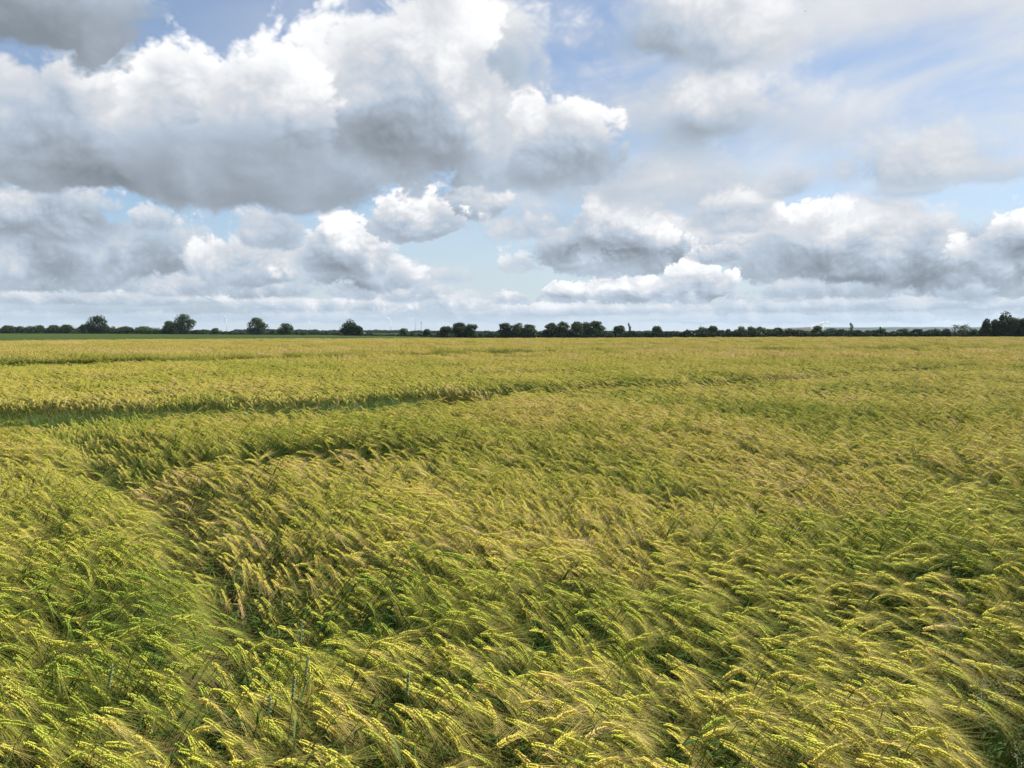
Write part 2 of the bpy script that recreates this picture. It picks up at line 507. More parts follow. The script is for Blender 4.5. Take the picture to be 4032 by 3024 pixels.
radii = np.concatenate([[0.01], np.geomspace(1.0, 13500, 90)])
polar_sheet('ground', radii, np.linspace(-180, 180, 181), lambda x, y: ground_z(x, y), m_soil, 'bare earth under the crops and the open land beyond', 'ground')

# the green field beyond the barley
m_green = mat_new('green_crop')
pos = S(nd('ShaderNodeNewGeometry').outputs['Position'])
px, py, pz = xyz(pos)
rows = noise(vec(px * 0.05 - py * 0.03, py * 0.35 + px * 0.2, 0.0), 1.0, 4, 0.6)
pat = noise(pos, 0.03, 4, 0.55)
c = mixc(smooth(pat, 0.35, 0.65), (0.034, 0.052, 0.018), (0.044, 0.062, 0.022))
c = mixc(smooth(rows, 0.55, 0.72), c, (0.024, 0.047, 0.010))
b = nd('ShaderNodeBsdfPrincipled'); put(b.inputs['Base Color'], c); b.inputs['Roughness'].default_value = 1.0
b.inputs['Specular IOR Level'].default_value = 0.0
mat_out(b.outputs[0])
ga = np.arange(-60, 4.01, 0.5); gr = np.concatenate([np.linspace(185, 330, 60), np.linspace(335, 690, 50)])
RR, AA = np.meshgrid(gr, ga, indexing='ij')
edge = barley_edge(np.sin(np.radians(AA)), np.cos(np.radians(AA)))
far_e = np.interp(AA, [-60, -24, -14, -7, -1, 4], [650, 640, 610, 470, 300, 290])
keep = ((RR > edge - 1.5) & (RR < far_e))[:-1, :-1]
bump = lambda x, y: ground_z(x, y) + 0.28 + 0.10 * fbm(x * 0.5, y * 0.5, 5)
polar_sheet('green_field', gr, ga, bump, m_green, 'low dark green crop field beyond the barley', 'field', keep)
# strip of unsown earth that crosses it
m_dark = solid('tramline_earth', (0.016, 0.026, 0.010), 0.95, var=0.3, scale=0.6)
mb = MB()
A_ = [(-22.5, 560), (-18, 480), (-14, 410), (-9, 350), (-5, 318)]
pts = []
for k in range(41):
    t = k / 40 * (len(A_) - 1); i = min(int(t), len(A_) - 2); f = t - i
    a = A_[i][0] * (1 - f) + A_[i + 1][0] * f; r = A_[i][1] * (1 - f) + A_[i + 1][1] * f
    pts.append((a, r))
vs = []
for a, r in pts:
    for s_ in (-1, 1):
        rr = r + s_ * 7.5
        x, y = rr * math.sin(R(a)), rr * math.cos(R(a))
        vs.append((x, y, float(ground_z(x, y)) + 0.44))
mb.add(vs, [(2 * i, 2 * i + 1, 2 * i + 3, 2 * i + 2) for i in range(40)])
tag(link('path', mb.mesh('path', [m_dark])), 'dark earth strip running across the green field', 'path', kind='structure')

# ridge on the skyline and the long brown bank before it
def ridge(name, a0, a1, r, top, mat, label, seed, depth=900):
    vs = []; fs = []; n = 90
    for i in range(n + 1):
        a = a0 + (a1 - a0) * i / n
        e = min(1, i / 8, (n - i) / 8); e = e * e * (3 - 2 * e)
        h = top * e * (0.90 + 0.16 * float(fbm(i * 0.13, seed, seed)))
        for k, (dr, f) in enumerate(((-0.55, 0), (-0.25, .55), (0, 1), (.5, 0.9), (1.3, 0))):
            rr = r + dr * depth
            x, y = rr * math.sin(R(a)), rr * math.cos(R(a))
            vs.append((x, y, float(ground_z(x, y)) - 0.5 + h * f + (h * 0.05 * float(vnoise(i * 0.7, k, seed + 3)) if 0 < k < 4 else 0)))
    for i in range(n):
        for k in range(4):
            o = i * 5 + k
            fs.append((o, o + 5, o + 6, o + 1))
    me = bpy.data.meshes.new(name); me.from_pydata(vs, [], fs); me.materials.append(mat); me.update()
    me.polygons.foreach_set('use_smooth', [True] * len(fs))
    return tag(link(name, me), label, 'hill', kind='structure')
m_wood = mat_new('wooded_slope')
pos = S(nd('ShaderNodeNewGeometry').outputs['Position'])
c = ramp(noise(pos, 0.006, 4, 0.55), [(0.38, (0.014, 0.024, 0.012)), (0.55, (0.024, 0.036, 0.018)), (0.66, (0.045, 0.052, 0.026))])
b = nd('ShaderNodeBsdfPrincipled'); put(b.inputs['Base Color'], c); b.inputs['Roughness'].default_value = 1.0; b.inputs['Specular IOR Level'].default_value = 0.0
mat_out(b.outputs[0])
m_bank = mat_new('bare_bank')
pos = S(nd('ShaderNodeNewGeometry').outputs['Position'])
c = mixc(noise(pos, 0.02, 4, 0.6), (0.055, 0.042, 0.032), (0.10, 0.075, 0.055))
b = nd('ShaderNodeBsdfPrincipled'); put(b.inputs['Base Color'], c); b.inputs['Roughness'].default_value = 1.0; b.inputs['Specular IOR Level'].default_value = 0.0
mat_out(b.outputs[0])
ridge('hill', 17.5, 36.0, 9800, 50, m_wood, 'long wooded ridge turning blue on the far horizon', 3)
ridge('embankment', 15.3, 21.2, 3000, 13.5, m_bank, 'long brown earth bank behind the hedge, steam rising past its end', 8, 120)

# ------------------------------------------------------------------ barley
def tinted(stops, var=0.25, seed_scale=2.2):
    pos = S(nd('ShaderNodeNewGeometry').outputs['Position'])
    t = attr('tint') + (noise(pos, seed_scale, 2, 0.5) - 0.5) * var
    return ramp(t, stops), pos

m_stem = mat_new('barley_stem')
c, pos = tinted([(0.0, (0.040, 0.080, 0.014)), (0.5, (0.080, 0.120, 0.020)), (0.85, (0.20, 0.18, 0.045)), (1.0, (0.40, 0.30, 0.11))])
mat_out(leafy(c, 0.10, 0.6, 0.08))
m_leaf = mat_new('barley_leaf')
c, pos = tinted([(0.0, (0.026, 0.066, 0.014)), (0.6, (0.050, 0.095, 0.016)), (0.85, (0.13, 0.13, 0.03)), (1.0, (0.24, 0.18, 0.06))], 0.5)
mat_out(leafy(c, 0.30, 0.6, 0.08))
m_kern = mat_new('barley_grain')
c, pos = tinted([(0.0, (0.21, 0.30, 0.036)), (0.35, (0.43, 0.46, 0.060)), (0.65, (0.57, 0.52, 0.080)), (0.85, (0.60, 0.48, 0.090)), (1.0, (0.60, 0.47, 0.20))])
mat_out(leafy(c, 0.20, 0.55, 0.12))
m_awn = mat_new('barley_awn')
c, pos = tinted([(0.0, (0.12, 0.155, 0.026)), (0.35, (0.30, 0.285, 0.058)), (0.65, (0.52, 0.435, 0.130)), (0.85, (0.62, 0.49, 0.20)), (1.0, (0.64, 0.50, 0.26))], 0.45)
mat_out(leafy(c, 0.35, 0.55, 0.08))
BM = [m_stem, m_leaf, m_kern, m_awn]
STEM, LEAF, KERN, AWN = 0, 1, 2, 3

def curve(p, a, segs, yaw=0.0):
    """Walks from p with angle a from the vertical; segs: (length, end angle, steps). Returns lists of points and angles per segment."""
    out = []; x, y, z = p
    for L, a1, n in segs:
        pts = [(x, y, z)]; an = [a]
        for i in range(n):
            am = a + (a1 - a) * (i + 0.5) / n
            x += math.sin(am) * L / n; z += math.cos(am) * L / n; y += yaw * L / n
            pts.append((x, y, z)); an.append(a + (a1 - a) * (i + 1) / n)
        a = a1; out.append((pts, an))
    return out

def barley(seed, lod, upright=0.0, droop=0.0, H=0.70):
    r = random.Random(seed)
    mb = [MB() for _ in range(4)]
    blades = []
    H *= r.uniform(0.95, 1.05)
    a1 = r.uniform(0.30, 0.55) * (1 - upright)
    a2 = (r.uniform(1.15, 1.50) + droop * 0.4) * (1 - upright) + 0.25 * upright
    a3 = a2 + r.uniform(0.20, 0.55) + droop * r.uniform(0.2, 0.6)
    EL = r.uniform(0.080, 0.118)
    yaw = r.uniform(-0.10, 0.10)
    ns = (6, 3, 1)[lod]
    (sp, sa), (npnt, na), (ep, ea) = curve((0, 0, 0), 0.02, [(H, a1, ns), (0.055, a2, (4, 2, 1)[lod]), (EL, a3, 12)], yaw)
    path = sp + npnt[1:]
    if lod == 2: path = [path[0], path[1], path[2]]
    k = len(path)
    mb[STEM].tube(path, [(0.0017, 0.0021, 0.0030)[lod] * (1 - 0.45 * i / (k - 1)) for i in range(k)], (4, 3, 3)[lod], 0, False)
    # leaves
    for q, (f, L, w) in enumerate(((0.80, r.uniform(.13, .20), .009), (0.55, r.uniform(.18, .26), .011), (0.35, r.uniform(.2, .28), .011))[:(3, 2, 0)[lod]]):
        i = f * (len(sp) - 1); i0 = int(i); g = i - i0
        b = Vector(sp[i0]).lerp(Vector(sp[min(i0 + 1, len(sp) - 1)]), g)
        th = r.uniform(-1.1, 1.1); d = Vector((math.cos(th), math.sin(th), 0))
        pts = []; el = r.uniform(0.7, 1.2); p = b.copy()
        n = (5, 3, 2)[lod]
        for s in range(n + 1):
            pts.append(p.copy()); e = el - (s / n) * r.uniform(1.2, 2.2)
            p = p + (d * math.cos(e) + Vector((0, 0, math.sin(e)))) * (L / n)
        ws = [w * (0.7, 1, .95, .75, .45, 0)[s] for s in range(6)] if n == 5 else [w * 1.3, w * 1.4, w, 0]
        side = d.cross(Vector((0, 0, 1)))
        bl = MB(); bl.ribbon(pts, ws, side, 0); blades.append(bl); mb[LEAF].join(bl)
    # ear
    tw = r.uniform(-0.9, 0.9)
    B0 = Vector((0, 1, 0))
    def frame(i):
        t = Vector((math.sin(ea[i]), yaw, math.cos(ea[i]))).normalized()
        n0 = B0.cross(t).normalized(); b0 = t.cross(n0)
        return t, n0 * math.cos(tw) + b0 * math.sin(tw), b0 * math.cos(tw) - n0 * math.sin(tw)
    tips = []
    def kernel(p, d, sd, L, w):
        u = d.cross(sd).normalized(); v = d.cross(u)
        c = p + d * (L * 0.42)
        vs = [p] + [c + u * w, c + v * w * .85, c - u * w, c - v * w * .85] + [p + d * L]
        mb[KERN].add(vs, [(0, 2, 1), (0, 3, 2), (0, 4, 3), (0, 1, 4), (5, 1, 2), (5, 2, 3), (5, 3, 4), (5, 4, 1)])
    if lod == 0:
        for i in range(1, 13):
            t, n, b = frame(i); p = Vector(ep[i - 1])
            sz = 0.8 + 0.35 * math.sin(math.pi * min(1, (i + 1) / 13))
            if i % 6 == 0 and i < 12: continue
            for s in (-1, 1):
                sp_ = r.uniform(0.46, 0.62)
                d = (t * math.cos(sp_) + b * (s * math.sin(sp_)) + n * r.uniform(.02, .16)).normalized()
                kernel(p + b * (s * .0018), d, n, 0.0176 * sz, 0.0037 * sz); tips.append((p + d * 0.0130 * sz, d, t))
            s = 1 if i % 2 else -1
            for s in (s,) if i % 3 else (1, -1):
                d = (t * math.cos(.36) + n * (s * math.sin(.36)) + b * r.uniform(-.15, .15)).normalized()
                kernel(p + n * (s * .0020), d, b, 0.0158 * sz, 0.0034 * sz); tips.append((p + d * 0.0120 * sz, d, t))
    elif lod == 1:
        for i in range(1, 13, 2):
            t, n, b = frame(i); p = Vector(ep[i - 1])
            for s in (-1, 1):
                d = (t * .86 + b * (s * .50) + n * .12).normalized()
                kernel(p + b * (s * .001), d, n, 0.025, 0.0050); tips.append((p + d * .016, d, t))
    else:
        t, n, b = frame(6); w = .0075
        p0, p1, p2 = Vector(ep[0]), Vector(ep[6]), Vector(ep[12])
        mb[KERN].add([p0, p1 + b * w, p1 + n * w, p1 - b * w, p1 - n * w, p2],
                     [(0, 2, 1), (0, 3, 2), (0, 4, 3), (0, 1, 4), (5, 1, 2), (5, 2, 3), (5, 3, 4), (5, 4, 1)])
        tips = [(Vector(ep[j]), t, frame(j)[0]) for j in (3, 7, 10, 12)]
    aw = (0.00076, 0.0017, 0.0055)[lod]
    bend = r.uniform(-0.1, 0.35)
    for p, d, t in tips:
        if lod == 1 and r.random() < 0.25: continue
        L = r.uniform(0.11, 0.175)
        j = Vector((r.gauss(0, .09), r.gauss(0, .11), r.gauss(0, .08)))
        d1 = (t * 0.80 + d * 0.24 + j).normalized()
        d2 = (d1 + j * 0.5 + Vector((0.05, 0, -bend * .5))).normalized()
        pm = p + d1 * (L * .5); pe = pm + d2 * (L * .5)
        side = d1.cross(Vector((r.gauss(0, .6), r.gauss(0, .6), 1))).normalized()
        if lod == 2: mb[AWN].ribbon([p, pe], [aw, 0], side)
        else: mb[AWN].ribbon([p, pm, pe], [aw, aw * .7, 0], side)
    mb.append(blades)
    return mb

def joined(parts):
    m = MB()
    for k, p in enumerate(parts[:4]):
        p.m = [k] * len(p.f); m.join(p)
    return m

lib = bpy.data.collections.new('library')          # models for the massed crop; not part of the scene itself
def library(prefix, meshes):
    c = bpy.data.collections.new(prefix)
    for i, me in enumerate(meshes):
        o = bpy.data.objects.new('%s_%02d' % (prefix, i), me); c.objects.link(o)
    return c

NEARV = 14
near_parts = []
for i in range(NEARV):
    near_parts.append(barley(100 + i, 0, droop=(0, .2, .6, 1.0, 0, .3, .8)[i % 7], upright=0.75 if i == 13 else 0.0))
near_meshes = [joined(p).mesh('barley', BM) for p in near_parts]
mid_meshes = [joined(barley(300 + i, 1, droop=(0, .3, .8)[i % 3])).mesh('barley', BM) for i in range(10)]
def patch(seed, size, n, sc=1.0):
    r = random.Random(seed); m = MB()
    for i in range(n):
        b = joined(barley(seed * 1000 + i % 24, 2, droop=r.random()))
        x = r.uniform(-size, size) * .56; y = r.uniform(-size, size) * .56; a = r.gauss(0, .35)
        h = r.gauss(1, .07); ca, sa = math.cos(a), math.sin(a)
        dz = -0.32 if sc > 1 else 0.0
        b.v = [(x + (ca * v[0] - sa * v[1]) * sc, y + (sa * v[0] + ca * v[1]) * sc, max(v[2], .3) * h + (v[2] - .7) * (sc - 1) * .5) for v in b.v]
        m.join(b)
    return m.mesh('barley', BM)
patch_a = [patch(20 + i, 1.2, 110, 1.25) for i in range(6)]
patch_b = [patch(40 + i, 3.2, 240, 2.0) for i in range(6)]

def massed(name, meshes, pts, rot, scl, idx, tint, label, cat):
    c = library(name + '_model', meshes)
    me = bpy.data.meshes.new(name)
    me.vertices.add(len(pts)); me.vertices.foreach_set('co', np.asarray(pts, np.float32).ravel())
    for nm, ty, key, val in (('rot', 'FLOAT_VECTOR', 'vector', rot), ('scl', 'FLOAT_VECTOR', 'vector', scl), ('idx', 'INT', 'value', idx), ('tint', 'FLOAT', 'value', tint)):
        a = me.attributes.new(nm, ty, 'POINT')
        a.data.foreach_set(key, np.asarray(val, np.int32 if ty == 'INT' else np.float32).ravel())
    for m in BM: me.materials.append(m)
    o = link(name, me)
    g = bpy.data.node_groups.new(name, 'GeometryNodeTree')
    g.interface.new_socket('Geometry', in_out='INPUT', socket_type='NodeSocketGeometry')
    g.interface.new_socket('Geometry', in_out='OUTPUT', socket_type='NodeSocketGeometry')
    N = g.nodes; K = g.links
    gi = N.new('NodeGroupInput'); go = N.new('NodeGroupOutput')
    ci = N.new('GeometryNodeCollectionInfo'); ci.inputs[0].default_value = c
    ci.inputs['Separate Children'].default_value = True; ci.inputs['Reset Children'].default_value = True
    ip = N.new('GeometryNodeInstanceOnPoints'); ip.inputs['Pick Instance'].default_value = True
    def named(nm, ty):
        n = N.new('GeometryNodeInputNamedAttribute'); n.data_type = ty; n.inputs[0].default_value = nm
        return n.outputs[0]
    e2r = N.new('FunctionNodeEulerToRotation')
    K.new(named('rot', 'FLOAT_VECTOR'), e2r.inputs[0])
    K.new(gi.outputs[0], ip.inputs['Points']); K.new(ci.outputs[0], ip.inputs['Instance'])
    K.new(named('idx', 'INT'), ip.inputs['Instance Index']); K.new(e2r.outputs[0], ip.inputs['Rotation'])
    K.new(named('scl', 'FLOAT_VECTOR'), ip.inputs['Scale'])
    K.new(ip.outputs[0], go.inputs[0])
    md = o.modifiers.new('instances', 'NODES'); md.node_group = g
    return tag(o, label, cat, kind='stuff')

# where the crop is parted, beaten down or thin (metres on the ground)
TRACK = np.array([(-30, 13.0), (-14, 14.3), (-8.8, 15.0), (-4.7, 16.0), (-1.7, 19.0), (5.1, 22.7), (24.5, 39), (60, 66)])
PATH2 = np.array([(-10.2, 15.0), (-6.3, 11.0), (-4.1, 7.9), (-2.42, 5.6), (-1.85, 4.4), (-1.72, 3.9)])
FARLINES = [np.array(q) for q in ([(-40, 34), (-26, 39), (-19, 44.5), (-6, 56)], [(-2, 60), (3.6, 66), (10, 70), (21, 66), (37, 82), (60, 100)], [(30, 66), (50, 80), (80, 102)], [(-60, 95), (-20, 120), (30, 150)], [(-70, 120), (-38, 140)], [(8, 95), (40, 130)])]
def poly_dist(x, y, P):
    """Distance to a polyline and the signed side (positive beyond it, away from the viewer)."""
    best = np.full(x.shape, 1e9); side = np.zeros(x.shape); along = np.zeros(x.shape); acc = 0.0
    for (ax, ay), (bx, by) in zip(P, P[1:]):
        dx, dy = bx - ax, by - ay; L2 = dx * dx + dy * dy
        t = np.clip(((x - ax) * dx + (y - ay) * dy) / L2, 0, 1)
        ex = x - (ax + t * dx); ey = y - (ay + t * dy); d = np.hypot(ex, ey)
        m = d < best
        best = np.where(m, d, best); side = np.where(m, np.sign(dx * ey - dy * ex), side); along = np.where(m, acc + t * math.sqrt(L2), along)
        acc += math.sqrt(L2)
    return best, side, along
# x, y, half sizes, strength
HOLES = [(-3.1, 9.3, 1.3, .55, 1.0), (-1.9, 9.2, 1.0, .32, .7), (-.68, 2.66, .32, .14, 1.0), (.12, 2.92, .26, .11, 1.0), (1.45, 5.75, .32, .15, 1.0),
         (3.7, 7.7, .45, .2, .9), (.75, 2.72, .10, .07, .9), (2.3, 6.4, .3, .14, .8), (-3.6, 7.2, .5, .2, .8), (.9, 7.1, .4, .15, .7), (3.1, 4.5, .22, .12, .8),
         (-1.5, 2.75, .12, .07, .8), (1.0, 4.2, .2, .1, .8), (-.1, 4.6, .25, .1, .8), (5.5, 9.5, .6, .25, .8), (2.6, 10.5, .7, .25, .8), (-5.2, 8.6, .5, .2, .7), (-2.6, 6.9, .3, .10, .6), (2.2, 3.5, .2, .1, .9)]

def crop(x, y):
    """Local state of the crop: keep probability, height factor, lean, heading, tint."""
    n_big = fbm(x * .30, y * .30, 1); n_mid = fbm(x * 1.1, y * 1.5, 2); n_fine = fbm(x * 3.3, y * 4.0, 3, 2)
    keep = np.ones_like(x)
    h = 1.0 + (n_mid - .5) * .52 + (n_fine - .5) * .22 + (n_big - .5) * .34
    lean = 0.22 + (n_mid - .5) * .55 + (fbm(x * .8, y * .8, 9) - .5) * .5
    head = np.radians(-14) + (n_big - .5) * 1.5 + (fbm(x * .8, y * .8, 6) - .5) * 1.5
    tint = 0.55 + (fbm(x * .07, y * .22, 14) - .5) * .45 + (fbm(x * .45, y * .75, 12) - .5) * .75 + (fbm(x * 2.2, y * 2.6, 13) - .5) * .42
    # parted rows
    d, s, al = poly_dist(x, y, TRACK)
    op = sstep(.2, -1.4, x)                           # open on the left, beaten down to straw further on
    wob = (fbm(x * .8, y * .8, 31) - .5) * .5
    gap = sstep(.85, .5, d + wob * .4) * op
    keep *= 1 - .97 * gap
    near = (s < 0)
    ramp_ = np.where(near, sstep(2.6, .3, d), 0) * op
    hb = np.where(near, sstep(6.0, 2.0, d), 0) * op
    h = h * (1 - hb) + (.90 + (n_fine - .5) * .2) * hb
    lean = lean * (1 - .6 * hb) + .18 * hb
    h *= 1 - .31 * ramp_
    hw = np.where(~near, sstep(2.5, 1.0, d), 0) * op
    h = h * (1 - hw) + (1.04 + (n_fine - .5) * .15) * hw
    lean += .25 * ramp_
    wall = np.where(~near, sstep(1.3, .35, d), 0) * op
    tint += .20 * wall; lean -= .15 * wall
    head = np.where(wall > .3, np.radians(-70) + (fbm(x * 2, y * 2, 8) - .5) * 1.4, head)
    straw = sstep(1.5, .4, d + wob) * (1 - op) * sstep(46, 26, y) * sstep(.30, .5, fbm(x * .5, y * .5, 33) + .12)
    lean += .75 * straw; tint += .55 * straw; h *= 1 - .22 * straw
    keep *= 1 - .55 * sstep(.5, .2, np.abs(d - .9 + wob * .5)) * (1 - op) * sstep(.45, .6, fbm(x * .6, y * .6, 35)) * np.where(~near, 1, .2)
    d, s, al = poly_dist(x, y, PATH2)
    w = .17 + .14 * fbm(x * 1.2, y * 1.2, 41)
    keep *= 1 - .93 * sstep(w, w * .5, d)
    bank = sstep(1.1, .15, d)
    left = s > 0
    tint += np.where(left, .16, .0) * bank * sstep(4.0, 6.5, y)
    lean += np.where(left, .30, -.05) * bank
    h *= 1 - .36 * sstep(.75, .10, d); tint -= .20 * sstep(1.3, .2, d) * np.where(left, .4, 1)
    for k, P in enumerate(FARLINES):
        d, s, al = poly_dist(x, y, P)
        if k == 0: d = d * .55
        dn = d + (fbm(x * .25, y * .25, 51) - .5) * 4.0
        q = sstep(1.6, .5, dn)
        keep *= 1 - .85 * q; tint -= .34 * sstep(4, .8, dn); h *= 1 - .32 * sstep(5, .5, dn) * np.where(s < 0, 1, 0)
    for hx, hy, ax, ay, st in HOLES:
        e = np.hypot((x - hx) / ax, (y - hy) / ay) + (fbm(x * 3, y * 3, 61) - .5) * .7
        q = sstep(1.15, .7, e) * st
        keep *= 1 - .96 * q
        h *= 1 - .22 * sstep(1.9, 1.0, e) * st * (y < hy)
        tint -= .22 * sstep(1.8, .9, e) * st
    # bare grassy corner at the near right
    e = (x - .425 * y) + (fbm(x * 2.5, y * 2.5, 71) - .5) * .30
    cor = sstep(-.04, .10, e) * sstep(3.35, 3.10, y + (fbm(x * 2, y * 2, 72) - .5) * .4)
    keep *= 1 - cor
    # thin spots
    keep *= np.where((y < 45) & (fbm(x * 1.7, y * 2.3, 81) < .30), .35, 1)
    return keep, h, lean, head, tint

def scatter(d0, d1, step, margin=1.14):
    ymax = d1; xm = .66 * margin * d1 + 1.0
    gx = np.arange(-xm, xm, step); gy = np.arange(max(.9, d0 * .78), d1 + step, step)
    X, Y = np.meshgrid(gx, gy); X = X.ravel(); Y = Y.ravel()
    X = X + rng.uniform(-.5, .5, X.shape) * step; Y = Y + rng.uniform(-.5, .5, Y.shape) * step
    m = (np.abs(X) < .66 * margin * Y + .9) & (Y >= d0) & (Y < d1)
    return X[m], Y[m]

def stand(d0, d1, step, nvar, jit=1.0, size=1.0, fuzz=0.0):
    x, y = scatter(d0, d1, step)
    keep, h, lean, head, tint = crop(x, y)
    m = (rng.random(x.shape) < keep) & (np.hypot(x, y) < barley_edge(x, y) - 1)
    x, y, h, lean, head, tint = [v[m] for v in (x, y, h, lean, head, tint)]
    n = len(x)
    h = h * rng.normal(1, .065 * jit, n)
    ry = lean + rng.normal(0, .12 * jit, n); rx = rng.normal(0, .10 * jit, n)
    rz = head + rng.normal(0, .25 * jit, n)
    tint = tint + rng.normal(0, .13 * jit, n)
    pts = np.stack([x, y, ground_z(x, y)], 1)
    rot = np.stack([rx, np.clip(ry, -.15, 1.25), rz], 1)
    # leaning stalks keep roughly their length; the height factor works along the stalk
    scl = np.stack([np.full(n, size), np.full(n, size), np.clip(h, .45, 1.35) * 1.0], 1)
    idx = rng.integers(0, nvar, n)
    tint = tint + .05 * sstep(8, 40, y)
    return pts, rot, scl, idx, np.clip(tint, .02, .98)

nearA = stand(1.75, 7.5, .068, NEARV)
# the stalks that show largest become plants of their own
pts, rot, scl, idx, tint = nearA
ztop = scl[:, 2] * np.cos(rot[:, 1])
cand = np.where((pts[:, 1] > 2.02) & (pts[:, 1] < 3.5) & (np.abs(pts[:, 0] + .12) < .62 * pts[:, 1]))[0]
score = ztop[cand] - .22 * (pts[cand, 1] - 2.0)
own = cand[np.argsort(-score)[:300]]
rest = np.ones(len(pts), bool); rest[own] = False
massed('barley_field', near_meshes, *[a[rest] for a in nearA], 'dense wind-combed barley with bearded ears, the body of the field', 'barley')
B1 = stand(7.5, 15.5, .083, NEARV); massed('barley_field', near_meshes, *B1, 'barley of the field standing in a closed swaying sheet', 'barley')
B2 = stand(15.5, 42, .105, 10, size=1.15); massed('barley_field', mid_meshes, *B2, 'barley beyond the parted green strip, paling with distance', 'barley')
def stand_patch(d0, d1, step, nvar):
    p = list(stand(d0, d1, step, nvar, jit=.45))
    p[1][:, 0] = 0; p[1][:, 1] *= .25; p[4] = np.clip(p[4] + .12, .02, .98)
    x, y = p[0][:, 0], p[0][:, 1]
    big = fbm(x * .10, y * .35, 91)
    p[2][:, 2] = np.clip(p[2][:, 2], .75, 1.2) * (1 + (big - .5) * .25)
    return p
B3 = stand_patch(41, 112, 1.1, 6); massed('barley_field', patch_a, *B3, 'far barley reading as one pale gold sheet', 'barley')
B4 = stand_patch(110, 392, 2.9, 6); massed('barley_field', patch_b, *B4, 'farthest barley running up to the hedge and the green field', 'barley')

# single stalks along the near edge: stalk > stem, leaf, ear (> awns)
part_mesh = []
for p in near_parts:
    q = {}
    for nm, k in (('stem', STEM), ('ear', KERN), ('awns', AWN)):
        p[k].m = [0] * len(p[k].f)
        q[nm] = p[k].mesh(nm, [BM[k]])
    q['leaf'] = [l.mesh('leaf', [BM[LEAF]]) for l in p[4]]
    part_mesh.append(q)
LANDMARKS = [(-.60, 2.6, .42, 'beside the dark leafy gap'), (.2, 2.85, .36, 'beside the narrow dark hole in the crop'), (1.35, 2.6, .40, 'at the rim of the grassy corner'),
             (1.6, 3.1, .4, 'at the rim of the grassy corner'), (-.62, 2.45, .26, 'among the blue-green wheat ears'), (-.72, 2.75, .22, 'beside the lone tall wheat ear'), (-1.42, 3.5, .5, 'where the parted trail ends')]
TINTS = [(.30, 'deep green'), (.46, 'fresh green'), (.60, 'yellow-green'), (.76, 'golden yellow'), (2, 'straw-coloured')]
for i in own:
    t = float(tint[i]); k = int(idx[i])
    name = [n for lim, n in TINTS if t < lim][0]
    ry = rot[i, 1]
    pose = 'standing almost upright' if k == 13 else ('its ear hanging down' if k % 7 in (2, 3, 6) else 'its ear blown out level')
    tilt = 'strongly leaning' if ry > .42 else ('slanting' if ry > .2 else 'straight-stemmed')
    best = min(((math.hypot(pts[i, 0] - lx, pts[i, 1] - ly) / lr, ph) for lx, ly, lr, ph in LANDMARKS))
    if best[0] < 1: pose = best[1]
    e = link('barley_stalk', None, None, pts[i], rot[i], scl[i])
    e.empty_display_size = .05
    tag(e, '%s %s barley stalk with bearded ear, %s' % (tilt, name, pose), 'barley', 'barley stalks along the near edge of the field')
    ch = {}
    for nm in ('stem', 'ear'):
        ch[nm] = link(nm, part_mesh[k][nm], e); ch[nm]['tint'] = t
    for lf in part_mesh[k]['leaf']: link('leaf', lf, e)['tint'] = t
    a = link('awns', part_mesh[k]['awns'], ch['ear']); a['tint'] = t

